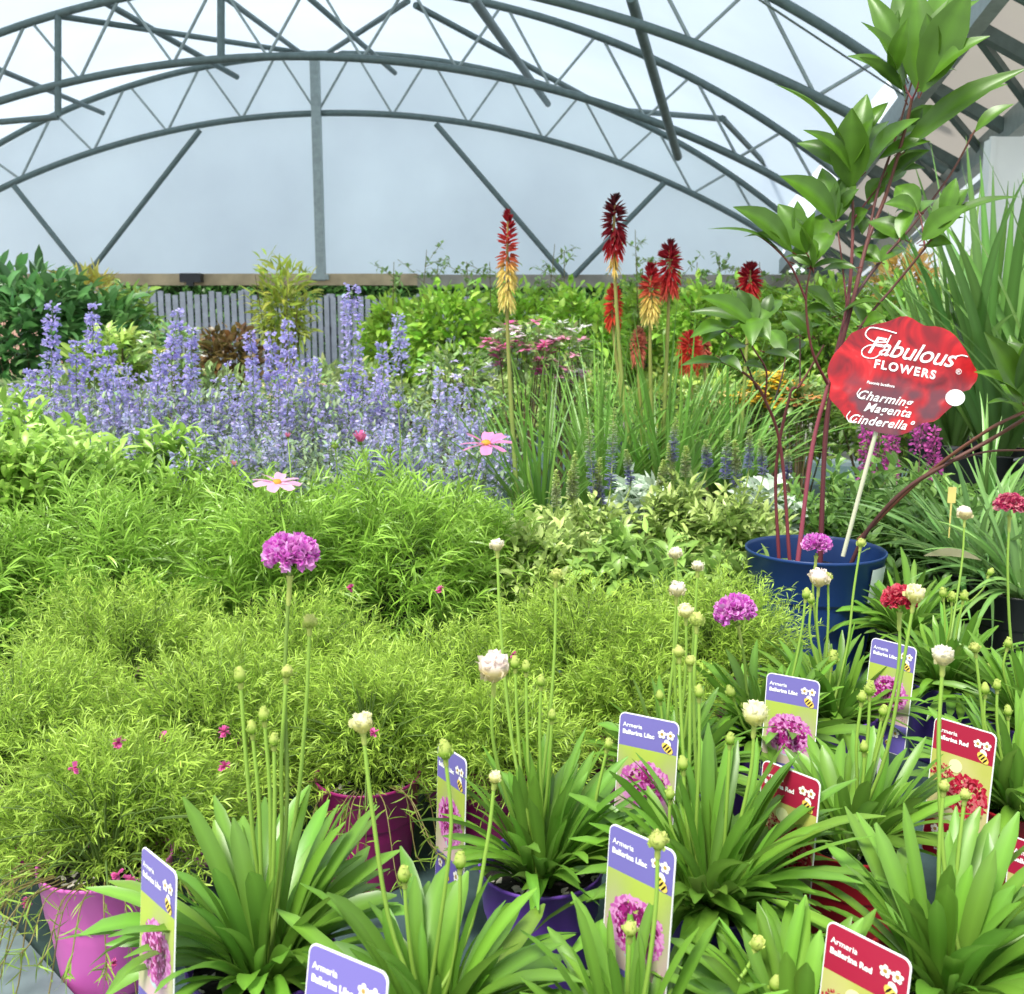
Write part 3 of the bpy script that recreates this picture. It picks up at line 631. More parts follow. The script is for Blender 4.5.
feathery('feathery-leaved green mound behind the drooping daisy', (215, 462), 2.45, 57, .22, .2, 240)
def daisy(t, o, hx, hy, Y, R, tilt, cc, n=8, closed=False, side=0):
    rng = np.random.default_rng(int(hx)); h = py(hx, hy, Y) - o; b = np.array([h[0] * .5, h[1] * .5, h[2] - .2])
    P = spline([b, (b + h) / 2 + [.01, 0, 0], h], 8); m = MB(); tube(m, P, np.linspace(.002, .0014, 8), 5, lin((120, 150, 60))); st = m.build('flower_stem', stemm, t)
    f = MB(); up = np.array([side, -math.sin(tilt), math.cos(tilt)]); up /= np.linalg.norm(up)
    x = np.cross(up, [0, 1, .2]); x /= np.linalg.norm(x); y = np.cross(up, x)
    a = np.linspace(0, 2 * PI, n, endpoint=False) + rng.normal(0, .08, n)
    d = x * np.cos(a)[:, None] + y * np.sin(a)[:, None] + up * (2.2 if closed else .12); A, E = ang(d)
    ribbons(f, np.tile(h, (n, 1)), A, E, R, R * .5, .25, 5, 'petal', .2, cols(rng, cc, n, .06, .03), .85, rng.normal(0, .25, n))
    fl = f.build('flower_head', petalm, st)
    m = MB(); lathe_dir(m, h + up * .001, up, [(.001, R * .14), (R * .16, R * .1), (R * .2, 0), (R * .15, -R * .15), (.001, -R * .2)], 12, lin((222, 170, 70) if not closed else (110, 150, 60))); m.build('flower_eye', petalm, fl)
daisy(tc, oc, 486, 444, 2.0, .052, .35, (236, 150, 205), 8)
daisy(td, od, 277, 483, 1.85, .045, .25, (235, 180, 215), 8, side=.1)
daisy(tc, oc, 360, 443, 2.1, .028, .3, (225, 110, 165), 7, True)
daisy(td, od, 288, 438, 2.3, .014, .3, (225, 120, 160), 6, True)
daisy(td, od, 234, 466, 2.1, .013, .3, (225, 150, 160), 6, True)
def green_bud(t, o, hx, hy, Y, R=.009):
    rng = np.random.default_rng(int(hx)); h = py(hx, hy, Y) - o; m = MB(); tube(m, spline([h + [0, 0, -.16], h + [.004, 0, -.08], h], 6), .0016, 5, lin((120, 150, 60))); st = m.build('flower_stem', stemm, t)
    m = MB(); lathe_dir(m, h, np.array([0, 0, 1.]), [(.001, R * .8), (R * .7, R * .5), (R, 0), (R * .5, -R * .6), (.001, -R * .8)], 10, lin((150, 175, 80)))
    a = np.linspace(0, 2 * PI, 8, endpoint=False); ribbons(m, np.tile(h, (8, 1)), a, .5, R * 2, R * .6, -.3, 2, 'ovate', .3, cols(rng, (110, 150, 60), 8)); m.build('flower_bud', petalm, st)
for x, y in ((390, 450), (458, 463), (335, 446), (430, 470), (398, 405)): green_bud(tc, oc, x, y, 2.2)

# broad-leaved green mass at left
def leafy(label, top, Y, seed, rx, rz, ns, name='potted_leafy_plant', group='leafy plants in the middle rows', **kw):
    c = py(top[0], top[1], Y); zt = c[2] - BZ; z0 = zt - rz; o = np.array([c[0], Y, BZ])
    t = thing(name, label, 'potted plant', o, 0, group); rng = np.random.default_rng(seed)
    make_pot(t, 'black', .085, max(.05, min(.16, z0)))
    k = dict(nodes_=7, ll=(.05, .085), lw=.016, seg=.11, droop=.8, K=4, prof='ovate', fold=.3, spread=1.0, lean=.6, per=2, lo=-.4, base=(120, 165, 56), tipc=(160, 196, 84))
    k.update(kw); mb, S = sprig_mound(rng, ns, rx, rz, z0, **k); mb.build('foliage', leafm, t); core(t, rx, rx, rz, max(z0, .05), (70, 96, 40)); return t, o
leafy('leafy light green plant at the left edge in front of the violet flower haze', (20, 402), 2.6, 61, .28, .26, 260)
leafy('leafy light green plant left of centre below the violet flower haze', (150, 430), 2.6, 62, .24, .24, 240)
leafy('leafy light green plant at the far left, between the feathery mounds', (60, 432), 2.3, 63, .2, .18, 180)
leafy('leafy light green plant at the left edge, narrow glossy leaves', (-40, 430), 2.2, 64, .2, .2, 160)
leafy('pale leafy plant behind the drooping daisy', (255, 455), 2.75, 65, .2, .2, 160, base=(128, 165, 80), tipc=(165, 190, 110))

# ------------------------------------------------------------ catmint haze: lilac whorls on thin stems
def spike(mb, rng, P, r0, r1, n, base, size=.006, whorl=None, gap=True):
    """florets around a stem path P (K,3)"""
    u = rng.uniform(0, 1, n)
    if whorl: u = (np.round(u * whorl) / whorl + rng.normal(0, .18 / whorl, n)).clip(0, 1)
    K = len(P) - 1; i = np.minimum((u * K).astype(int), K - 1); f = (u * K - i)[:, None]
    c = P[i] * (1 - f) + P[i + 1] * f; rad = (r0 * (1 - u) + r1 * u)
    a = rng.uniform(0, 2 * PI, n); q = rng.uniform(.3, 1, n)
    d = np.stack([np.cos(a), np.sin(a), rng.normal(.15, .35, n)], -1)
    c = c + d * (rad * q)[:, None]; A, E = ang(d + rng.normal(0, .4, (n, 3)))
    ribbons(mb, c, A, E, size * rng.uniform(.8, 1.5, n), size * rng.uniform(.6, 1.1, n), rng.uniform(0, 1, n), 2, 'petal', .3, cols(rng, base, n, .16, .05), .9, rng.uniform(0, PI, n))
def catmint(label, base_px, Y, seed, tops, rx=.2, nsp=16, ztop=None, base=(180, 172, 228), lowz=.2):
    c = py(base_px[0], base_px[1], Y); o = np.array([c[0], Y, BZ]); t = thing('potted_catmint', label, 'potted plant', o, 0, 'violet-flowered catmint plants'); rng = np.random.default_rng(seed)
    make_pot(t, 'black', .08, .14)
    H = c[2] - BZ                                # general flower height
    m = MB(); sm = MB()
    for k in range(nsp):
        a = rng.uniform(0, 2 * PI); r = rx * math.sqrt(rng.uniform(.05, 1)); h = H * rng.uniform(.78, 1.06)
        tp = np.array([r * math.cos(a), r * math.sin(a), h]); b = np.array([tp[0] * .15, tp[1] * .15, .13])
        P = spline([b, (b + tp) / 2 + [tp[0] * .25, tp[1] * .25, 0], tp], 12); tube(sm, P, np.linspace(.0022, .001, 12), 4, lin((112, 130, 92)), False)
        spike(m, rng, P[6:], .024, .010, 95, base, .0095, 5)
        for b2 in range(2):
            j = rng.integers(4, 9); d = np.array([rng.normal(0, .05), rng.normal(0, .05), .07]); Q = spline([P[j], P[j] + d * .6, P[j] + d], 5)
            tube(sm, Q, .001, 3, lin((112, 130, 92)), False); spike(m, rng, Q, .014, .006, 30, base, .0065, 3)
    for i, (tx, ty, w, by) in enumerate(tops):    # tall spikes seen one by one
        tp = py(tx, ty, Y) - o; lo = py(tx + rng.normal(0, 4), by, Y) - o; b = np.array([tp[0] * .4, 0, .13]); P1 = spline([b, lo, tp], 12)
        s = MB(); tube(s, P1, np.linspace(.0028, .0012, 12), 5, lin((104, 120, 90))); st = s.build('flower_stem', stemm, t)
        f = MB(); L = np.linspace(0, 1, 8)[:, None]; PP = lo * (1 - L) + tp * L; spike(f, rng, PP, w * Y / 1000 * .75, w * Y / 1000 * .4, int(80 + (by - ty) * 3.4), base, .010, max(4, int((by - ty) / 14)))
        f.build('flower_spike', petalm, st)
    if nsp: m.build('flowers', petalm, t); sm.build('stems', stemm, t)
    g = MB(); n = 1500; th = rng.uniform(0, 2 * PI, n); r = rx * 1.1 * np.sqrt(rng.uniform(0, 1, n))
    P = np.stack([r * np.cos(th), r * np.sin(th), rng.uniform(.1, H * .9, n)], -1); A, E = ang(rng.normal(0, 1, (n, 3)) + [0, 0, .5])
    ribbons(g, P, A, E, rng.uniform(.018, .034, n), rng.uniform(.007, .013, n), .4, 3, 'ovate', .3, cols(rng, (132, 156, 112), n, .16)); g.build('leaves', leafm, t)
    return t
catmint('violet-flowered catmint at the left edge of the haze', (10, 385), 3.0, 71, [(52, 308, 12, 390), (30, 372, 9, 420)], .3, 22)
catmint('violet-flowered catmint with a loose whorled spike, second from the left', (95, 372), 3.05, 72, [(93, 305, 11, 378), (76, 342, 13, 410), (110, 348, 9, 400)], .28, 22)
catmint('violet-flowered catmint left of centre below the dark shrub', (170, 372), 3.1, 73, [(178, 312, 10, 370), (160, 356, 12, 410), (192, 330, 9, 400)], .26, 22)
catmint('violet-flowered catmint in front of the picket fence', (245, 368), 3.15, 74, [(250, 334, 9, 390), (288, 322, 12, 400), (270, 334, 10, 390)], .28, 24)
catmint('violet-flowered catmint with the tallest dense spike', (330, 372), 3.2, 75, [(352, 288, 17, 366), (352, 366, 12, 410), (312, 360, 9, 400)], .26, 22)
catmint('pale catmint right of the tallest spike', (415, 378), 3.25, 76, [(398, 318, 12, 370), (382, 345, 9, 400)], .28, 20, base=(184, 180, 226))
catmint('low pale catmint in front of the haze at left', (200, 418), 2.8, 77, [], .3, 20, base=(180, 176, 222))
catmint('low pale catmint in front of the haze at centre', (330, 425), 2.75, 78, [], .26, 18, base=(186, 184, 222))
catmint('low pale catmint at the foot of the red-hot pokers', (440, 428), 2.8, 79, [(505, 440, 14, 478), (385, 470, 10, 490)], .24, 18, base=(186, 184, 226))
catmint('low pale catmint at the far left below the whorled spike', (60, 410), 2.85, 80, [], .3, 18, base=(180, 176, 222))

# ------------------------------------------------------------ red-hot pokers
def poker_clump(label, basepx, Y, seed, nleaf, Lf, spikes, spread=.1, potc='black', el=(.75, 1.5), droop=(.2, 1.3)):
    c = pz(basepx[0], basepx[1], BZ + .18); o = np.array([py(basepx[0], basepx[1], Y)[0], Y, BZ])
    t = thing('potted_red_hot_poker', label, 'potted plant', o, 0, 'red-hot poker plants'); rng = np.random.default_rng(seed)
    make_pot(t, potc, .10, .18); m = MB(); rosette(m, rng, nleaf, .17, Lf, (.008, .013), (104, 148, 58), .05, droop, el, 'grass', 12, .35); m.build('leaves', leafm, t)
    for (x, y0, y1, w, kind, dY) in spikes:     # top, bottom of the flower cone
        tp = py(x, y0, Y + dY) - o; lo = py(x - 1, y1, Y + dY) - o; b = np.array([lo[0] * .35 + rng.normal(0, .02), lo[1] * .3, .17])
        P = spline([b, b * .4 + lo * .6 + [(lo[0] - b[0]) * .1, 0, 0], lo, tp], 22); s = MB(); tube(s, P, np.linspace(.0075, .003, 22), 7, np.linspace(0, 1, 22)[:, None] * (lin((140, 110, 60)) - lin((128, 156, 76))) + lin((128, 156, 76)))
        st = s.build('flower_stem', stemm, t); f = MB(); n = 210; u = rng.uniform(0, 1, n) ** .85
        a = rng.uniform(0, 2 * PI, n); r = w * Y / 1000 * .5
        axis = lo[None] * (1 - u[:, None]) + tp[None] * u[:, None]
        rr = r * np.interp(u, [0, .25, .6, 1], [.85, 1, .8, .12])
        d = np.stack([np.cos(a), np.sin(a), np.full(n, 0.0)], -1)
        dd = d + np.array([0, 0, 1]) * np.interp(u, [0, .4, 1], [-1.6, -.7, 1.6])[:, None]; A, E = ang(dd)
        if kind == 'two': pal = [(238, 222, 140), (236, 210, 120), (214, 96, 70), (180, 36, 44), (130, 24, 36)]; ks = [0, .4, .52, .75, 1]
        elif kind == 'red': pal = [(226, 120, 96), (205, 60, 56), (176, 34, 42), (140, 24, 36), (78, 24, 30)]; ks = [0, .2, .45, .75, 1]
        elif kind == 'dark': pal = [(222, 70, 60), (170, 28, 40), (132, 20, 34), (96, 22, 30), (50, 22, 26)]; ks = [0, .12, .35, .7, 1]
        elif kind == 'faded': pal = [(226, 150, 120), (220, 140, 112), (210, 120, 100), (190, 110, 90), (150, 120, 90)]; ks = [0, .2, .5, .8, 1]
        else: pal = [(236, 120, 80), (230, 90, 62), (220, 74, 58), (205, 64, 54), (170, 50, 50)]; ks = [0, .2, .5, .8, 1]
        pl = lin(pal); cc = np.stack([np.interp(u, ks, pl[:, i]) for i in range(3)], -1) * (1 + rng.normal(0, .12, (n, 1)))
        ln = r * np.interp(u, [0, .3, .8, 1], [1.1, 1.0, .8, .5])
        for rl in (0, PI / 2):
            ribbons(f, axis + d * (rr * .35)[:, None], A, E, ln, .0062, .25, 3, 'grass', .5, np.clip(cc, 0, .9), .85, rl)
        if kind == 'dark':
            n2 = 46; a = rng.uniform(0, 2 * PI, n2); u2 = rng.uniform(-.32, 0, n2); ax = lo[None] * (1 - u2[:, None]) + tp[None] * u2[:, None]
            ribbons(f, ax, a, -.6 - rng.uniform(0, .5, n2), r * 1.1, .005, .4, 3, 'grass', .5, cols(rng, (232, 200, 110), n2, .1))
        f.build('flower_spike', petalm, st)
    return t
poker_clump('grassy red-hot poker clump without flowers, left of the tallest dark red spike', (600, 478), 2.85, 81, 100, (.32, .60),
    [], el=(.9, 1.52), droop=(.1, 1.0))
poker_clump('red-hot poker clump with the tallest dark red spike', (665, 474), 2.9, 82, 130, (.35, .66),
    [(615, 197, 252, 25, 'dark', 0), (614, 286, 326, 19, 'orange', .1), (651, 266, 320, 22, 'two', -.05), (670, 243, 292, 25, 'red', 0), (639, 328, 362, 16, 'faded', 0)], el=(.8, 1.52), droop=(.1, 1.1))
poker_clump('red-hot poker clump behind the dark-stemmed plant, orange-red spikes', (730, 470), 3.1, 83, 100, (.3, .58),
    [(750, 265, 298, 24, 'red', 0), (690, 334, 366, 25, 'orange', .0), (705, 340, 362, 14, 'faded', .05)], el=(.75, 1.5))
poker_clump('red-hot poker clump with one red and yellow spike, left of the others', (540, 480), 2.7, 84, 60, (.28, .55), [(508, 212, 306, 22, 'two', 0)], el=(.9, 1.5), droop=(.1, .9))

# ------------------------------------------------------------ veronica
def veronica(label, px_, Y, seed, spikes, n=150, rx=.13, rz=.16):
    t, o = leafy(label, px_, Y, seed, rx, rz, n, 'potted_veronica', 'veronica plants with grey-violet spikes', ll=(.035, .06), lw=.013, seg=.09, base=(132, 168, 74), tipc=(186, 202, 120), lean=.8)
    rng = np.random.default_rng(seed + 1)
    for x, y0, y1, w, pale in spikes:
        tp = py(x, y0, Y) - o; lo = py(x - rng.normal(0, 3), y1, Y) - o; s = MB(); b = lo * [.6, .6, 1] - [0, 0, .08]; tube(s, spline([b, lo, tp], 10), np.linspace(.0025, .0012, 10), 5, lin((150, 170, 90))); st = s.build('flower_stem', stemm, t)
        f = MB(); m_ = 190; u = rng.uniform(0, 1, m_); a = rng.uniform(0, 2 * PI, m_); ax = lo[None] * (1 - u[:, None]) + tp[None] * u[:, None]; r = w * Y / 1000 * .72 * np.interp(u, [0, .6, 1], [1, .85, .35])
        d = np.stack([np.cos(a), np.sin(a), np.full(m_, .35)], -1); A, E = ang(d)
        lo_c, hi_c = (lin((150, 148, 196)), lin((190, 206, 130))) if not pale else (lin((186, 194, 156)), lin((206, 220, 140)))
        k = np.clip((u - .35) / .5, 0, 1)[:, None]; cc = (lo_c * (1 - k) + hi_c * k) * (1 + rng.normal(0, .14, (m_, 1)))
        ribbons(f, ax, A, E, r, .0065, .3, 2, 'petal', .3, cc); f.build('flower_spike', petalm, st)
veronica('veronica with two tall grey-violet spikes, left of the others', (588, 500), 2.35, 91, [(587, 418, 500, 10, 0), (614, 408, 490, 10, 0), (575, 452, 496, 8, 1), (600, 458, 500, 8, 1), (570, 470, 500, 8, 1), (626, 450, 486, 8, 0), (596, 470, 505, 8, 0)], 170, .17, .19)
veronica('veronica with pale green tips in the middle of the three', (678, 478), 2.4, 92, [(676, 418, 462, 9, 0), (669, 443, 480, 8, 1), (686, 446, 478, 9, 1), (706, 440, 468, 9, 0), (664, 460, 486, 8, 1)], 110, .11, .17)
veronica('veronica with slate-violet spikes beside the dark red stems', (735, 482), 2.3, 93, [(728, 430, 480, 9, 0), (750, 430, 470, 8, 0), (738, 458, 488, 10, 0), (760, 440, 476, 8, 0), (788, 450, 480, 8, 0), (735, 440, 470, 8, 1)], 150, .14, .18)
veronica('low veronica foliage under the left veronica', (545, 512), 2.15, 94, [(556, 470, 508, 8, 1)], 110, .13, .14)
leafy('silvery-leaved plant between the veronicas', (640, 480), 2.5, 66, .1, .12, 60, base=(170, 190, 170), tipc=(205, 218, 200), lw=.02)
leafy('silvery-leaved plant by the dark red stems', (772, 475), 2.45, 67, .09, .12, 50, base=(170, 190, 170), tipc=(205, 218, 200), lw=.02)
leafy('low green plant under the veronicas', (640, 530), 2.1, 68, .18, .14, 130, base=(110, 150, 60), tipc=(140, 175, 80))
leafy('low green plant left of the blue pot', (735, 545), 2.1, 69, .1, .12, 70, base=(110, 150, 60), tipc=(150, 180, 90))

# ------------------------------------------------------------ tree peony in the blue pot
YP = 2.03
po = np.array([py(815, 550, YP)[0], YP, BZ]); PH = py(815, 548, YP)[2] - BZ
t = thing('potted_tree_peony', 'tall plant with dark red stems and large lobed leaves in a blue pot', 'potted plant', po)
make_pot(t, 'blue', .141, PH, False, .76)
DR, DB = (122, 52, 62), (70, 40, 44)
def pstem(pts, r0, r1, col, dY=None, name='stem'):
    n = len(pts); dY = dY or [0] * n
    P = [py(x, y, YP + d) - po for (x, y), d in zip(pts, dY)]
    m = MB(); K = 8 * n; k = np.linspace(0, 1, K)[:, None]; w = spline(P, K)
    tube(m, w, np.linspace(r0, r1, K) * (1 + .06 * np.sin(np.arange(K) * .9)), 8, lin(col) * (1 - k) + lin((104, 66, 52)) * k); return m.build(name, stemm, t)
pstem([(820, 565), (826, 430), (838, 360), (855, 292), (868, 240), (886, 195), (905, 130), (912, 98)], .0055, .003, (92, 42, 50), [0, 0, .0, 0, .02, .03, .0, -.02])
pstem([(797, 568), (812, 450), (828, 385), (848, 300), (853, 220), (851, 190)], .005, .0028, (150, 70, 88), [0, 0, 0, .03, .05, .05])
pstem([(790, 566), (781, 450), (765, 400), (748, 376), (715, 358)], .0038, .002, DR, [0, 0, -.03, -.06, -.1])
pstem([(779, 560), (776, 470), (790, 395), (800, 385), (824, 345)], .0038, .002, DR, [.02, .02, .0, 0, 0])
pstem([(850, 566), (868, 530), (905, 490), (950, 462), (990, 440), (1026, 418)], .0045, .0035, DB, [-.03, -.05, -.1, -.14, -.16, -.2])
pstem([(858, 540), (920, 480), (985, 432), (1024, 412)], .0036, .003, (110, 66, 52), [-.02, -.1, -.2, -.22])
pstem([(945, 464), (985, 452), (1026, 450)], .0022, .002, DB, [-.14, -.15, -.16])
pstem([(836, 375), (862, 325), (895, 285), (925, 248), (940, 225)], .0032, .002, DB, [0, -.03, -.05, -.08, -.1])
pstem([(852, 300), (880, 262), (912, 226), (950, 175), (975, 130)], .0035, .002, DB, [0, .03, .05, .06, .05])
pstem([(868, 238), (878, 190), (895, 140), (918, 60)], .0032, .002, (90, 50, 48), [.02, .04, .05, .05])
pstem([(848, 318), (842, 262), (836, 218)], .0022, .0014, DR, [0, .02, .05])
pstem([(853, 220), (868, 200), (884, 180)], .0022, .0014, DR, [0.05, .06, .05])
pstem([(828, 385), (812, 350), (806, 300), (812, 262)], .003, .0018, DR, [0, -.03, -.05, -.06])
pstem([(806, 300), (790, 265), (765, 240), (742, 228)], .0022, .0012, DR, [-.05, -.07, -.09, -.1])
pstem([(765, 400), (766, 370), (752, 345), (752, 325)], .0022, .0014, DR, [-.03, -.06, -.09, -.1])
pstem([(715, 360), (700, 357), (688, 361)], .0014, .001, DR, [-.1, -.11, -.12])
pstem([(757, 390), (738, 345), (724, 330)], .002, .0012, DB, [-.04, -.08, -.1])
pstem([(775, 400), (783, 372), (786, 352)], .0018, .0012, DB, [0, .03, .05])
pstem([(800, 385), (800, 352), (800, 335)], .0018, .0012, DB, [0, .03, .05])
pstem([(912, 100), (918, 85), (922, 60)], .002, .0012, DR, [-.02, -.04, -.05])
pstem([(912, 100), (905, 85), (903, 60)], .002, .0012, DR, [-.02, .0, .03])
pstem([(925, 248), (922, 225), (918, 210)], .002, .0012, DR, [-.08, -.06, -.05])
LV = [ # base -> tip, width px, depth offset at base, extra depth at tip
 (918,92,914,-14,46,-.02,.03),(922,92,970,-12,46,-.04,-.05),(906,78,866,-8,22,0,.05),(905,100,861,22,30,0,-.05),(905,92,859,57,13,0,-.08),(924,84,990,36,22,-.04,-.07),(927,80,957,71,12,-.04,.04),(916,70,896,-10,30,.03,.1),(930,60,950,-16,30,0,.1),
 (850,160,774,84,30,.04,-.03),(852,172,797,143,24,.04,.06),(852,165,867,94,28,.05,.03),(851,188,852,108,38,.04,-.04),(851,172,803,130,18,.03,-.06),(858,160,889,121,15,.05,.08),(836,222,780,176,32,.04,-.04),(836,222,822,168,24,.04,.05),(836,220,852,172,24,.04,.02),(852,188,838,150,22,.05,.08),
 (790,262,708,229,7,-.06,-.08),(792,252,733,207,30,-.06,-.04),(806,252,778,204,28,-.05,.03),(812,268,795,218,30,-.06,-.06),(812,267,784,258,13,-.06,-.04),(812,268,852,264,12,-.06,.04),(812,264,834,232,24,-.06,.04),(812,266,800,240,26,-.06,.04),(812,266,822,214,26,-.05,.08),
 (756,328,700,297,24,-.1,-.05),(756,324,731,290,26,-.1,.03),(730,328,690,338,18,-.1,-.07),(724,362,680,366,12,-.12,-.02),(744,322,690,312,13,-.1,.03),(750,318,752,346,22,-.1,-.07),(838,318,801,288,26,0,-.05),(838,316,886,303,17,0,-.05),(812,336,783,311,18,0,.05),(856,268,820,272,12,0,.04),(765,352,800,360,10,-.03,-.05),(745,345,722,352,16,-.08,-.05),(757,325,782,300,22,-.1,.05),(752,324,770,340,22,-.1,-.04),(786,352,770,330,18,.05,.06),(786,352,806,342,14,.05,.04),(800,335,782,322,16,.05,.06),(800,335,822,325,16,.05,.0),(724,330,702,345,16,-.1,-.06),(724,330,742,310,20,-.1,.04),(766,370,742,366,13,-.06,-.05),(720,358,742,372,14,-.1,-.05),
 (866,172,920,118,34,.05,-.08),(905,132,942,107,26,.04,-.04),(900,152,1028,68,26,.02,-.10),(905,152,1008,84,16,.02,-.02),(884,178,868,205,22,.05,.02),(878,148,920,138,22,.05,.04),(884,182,930,150,26,.05,-.04),(975,132,1014,104,16,.05,-.02),(884,185,905,166,20,.05,.06),(868,210,846,232,22,.03,.04),
 (936,226,968,189,30,-.09,.0),(936,228,1020,197,15,-.10,-.04),(922,240,968,206,24,-.09,-.05),(918,212,896,186,24,-.05,.05),(918,212,884,204,20,-.05,.0),(918,214,936,200,20,-.05,.05),(900,238,914,206,18,-.08,.04),(905,240,868,222,24,-.06,.05),(925,245,952,244,16,-.08,-.04),(880,262,852,250,22,.02,.05),(880,262,905,250,20,.02,.05),(862,325,886,318,18,-.03,-.04),(862,325,850,300,16,-.03,.05),
 (1022,402,984,332,24,-.2,-.06),(1024,398,974,372,17,-.2,-.04),(1026,395,1010,335,22,-.2,.04),(1026,410,1000,384,18,-.2,.03),(1026,418,986,404,15,-.2,-.05),(1030,380,1040,330,26,-.2,-.02)]
rng = np.random.default_rng(77)
mb = MB()
LL = []
for (bx, by, tx, ty, w, d0, d1) in LV:
    a = py(bx, by, YP + d0) - po; b = py(tx, ty, YP + d0 + d1) - po; w = min(w, 38); LL.append((a, b, w, 1))
    if w >= 22:                      # side lobes of the deeply cut leaflets
        ax = b - a; sx = np.cross(ax, CAM - po - a); sx /= np.linalg.norm(sx); L = np.linalg.norm(ax)
        for sg in (-1, 1):
            if rng.random() < .6:
                k0 = rng.uniform(.15, .35); a2 = a + ax * k0; b2 = a + ax * rng.uniform(.68, .85) + sx * sg * L * rng.uniform(.26, .36) + rng.normal(0, .012, 3); LL.append((a2, b2, w * .55, 0))
for (a, b, w, main) in LL:
    L = np.linalg.norm(b - a); d = (b - a) / L
    W = w * 2.05 / 1000 * 1.0
    view = (CAM - (po + (a + b) / 2)); view /= np.linalg.norm(view)
    face = view * .75 + np.array([rng.normal(0, .3), rng.normal(0, .2), .75]); s = np.cross(d, face); s /= np.linalg.norm(s); n = np.cross(s, d)
    K = 10; tt = np.linspace(0, 1, K + 1); P = a + d * (tt * L)[:, None] + n * (np.sin(tt * PI) * L * rng.uniform(.02, .09))[:, None] + np.array([0, 0, 1.]) * (np.sin(tt * PI) * L * .05)[:, None]
    ww = (PROF['ovate'](tt) * W / 2)[:, None]; rows = []
    prs = (-1, -.5, 0, .5, 1)
    for q in prs: rows.append(P + s * ww * q + n * ww * (abs(q) ** 1.3 * .32 + .05 * math.sin(q * 9)) )
    V = np.stack(rows, 1); c = lin((76, 116, 24) if w > 15 else (66, 100, 28)) * (1 + rng.normal(0, .12)); cc = np.tile(c, (K + 1, 5, 1)); cc[:, 2] *= 1.35
    cc *= (1 + .08 * np.cos(tt * 40))[:, None, None]
    k = np.arange(K)[:, None] * 5; j = np.arange(4)[None]; f = np.stack([k + j, k + j + 1, k + j + 6, k + j + 5], -1).reshape(-1, 4)
    mb.add(V.reshape(-1, 3), f, np.clip(cc, 0, .9).reshape(-1, 3))
    if main: tube(mb, [a - d * .012, a], .0012, 4, lin((120, 60, 50)), False)
mb.build('leaves', leafm, t)
# price sticker on the blue pot
mb = MB(); R_ = .1415; zz = np.array([PH * .64, PH * .92]); a0 = math.radians(-56)
for i in range(9):
    a = a0 + i * .05; b = a + .05
    rr = [R_ * (.985 if z > PH * .8 else .925) + .002 for z in zz]
    mb.add([[rr[0] * math.cos(a), rr[0] * math.sin(a), zz[0]], [rr[0] * math.cos(b), rr[0] * math.sin(b), zz[0]], [rr[1] * math.cos(b), rr[1] * math.sin(b), zz[1]], [rr[1] * math.cos(a), rr[1] * math.sin(a), zz[1]]], [[0, 1, 2, 3]], lin((215, 220, 222)))
mb.build('sticker', printm, t)

# ------------------------------------------------------------ lettering and tags
def text_geo(body, size, shear=0.0, bold=0.0, space=1.0):
    cu = bpy.data.curves.new('lettering_curve', 'FONT'); cu.body = body; cu.size = size; cu.shear = shear; cu.offset = bold; cu.space_character = space; cu.resolution_u = 4
    ob = bpy.data.objects.new('lettering_tmp', cu); C.objects.link(ob); dg = bpy.context.evaluated_depsgraph_get(); me = bpy.data.meshes.new_from_object(ob.evaluated_get(dg))
    me.calc_loop_triangles(); V = np.array([v.co for v in me.vertices]); T = np.array([list(x.vertices) for x in me.loop_triangles])
    bpy.data.objects.remove(ob); bpy.data.curves.remove(cu); bpy.data.meshes.remove(me); return V, T
def put_text(mb, body, x, z, size, y=-.0012, col=(245, 245, 245), rot=0, **kw):
    V, T = text_geo(body, size, **kw); c, s = math.cos(rot), math.sin(rot)
    X = V[:, 0] * c - V[:, 1] * s + x; Z = V[:, 0] * s + V[:, 1] * c + z
    mb.add(np.stack([X, np.full(len(X), y), Z], -1), T, lin(col))
def disc(mb, x, z, rx, rz, y, col, n=20, rot=0):
    a = np.linspace(0, 2 * PI, n, endpoint=False); X, Z = rx * np.cos(a), rz * np.sin(a); c, s = math.cos(rot), math.sin(rot)
    V = [[x, y, z]] + [[x + p * c - q * s, y, z + p * s + q * c] for p, q in zip(X, Z)]
    mb.add(V, [[0, 1 + i, 1 + (i + 1) % n] for i in range(n)], lin(col))
def bee(mb, x, z, s):
    for k in range(5): a = k * 2 * PI / 5 + .3; disc(mb, x + math.cos(a) * s, z + math.sin(a) * s, s * .62, s * .62, -.0010, (235, 232, 225), 10)
    disc(mb, x, z, s * .55, s * .55, -.00115, (170, 140, 70), 10)
def beebody(mb, x, z, s):
    disc(mb, x, z + s * .9, s * .6, s * .8, -.0010, (235, 235, 230), 10, .6); disc(mb, x, z, s * 1.3, s * .75, -.0011, (225, 195, 90), 12, -.7)
    for k in (-.6, 0, .6): disc(mb, x + k * s * .76, z - k * s * .64, s * .16, s * .62, -.0013, (40, 30, 30), 8, -.7)
def rounded(W, H, r, n=6):
    P = []
    for cx, cz, a0 in ((W - r, r, -PI / 2), (W - r, H - r, 0), (r, H - r, PI / 2), (r, r, PI)):
        for k in range(n + 1): a = a0 + k * PI / 2 / n; P.append((cx + r * math.cos(a), cz + r * math.sin(a)))
    return P
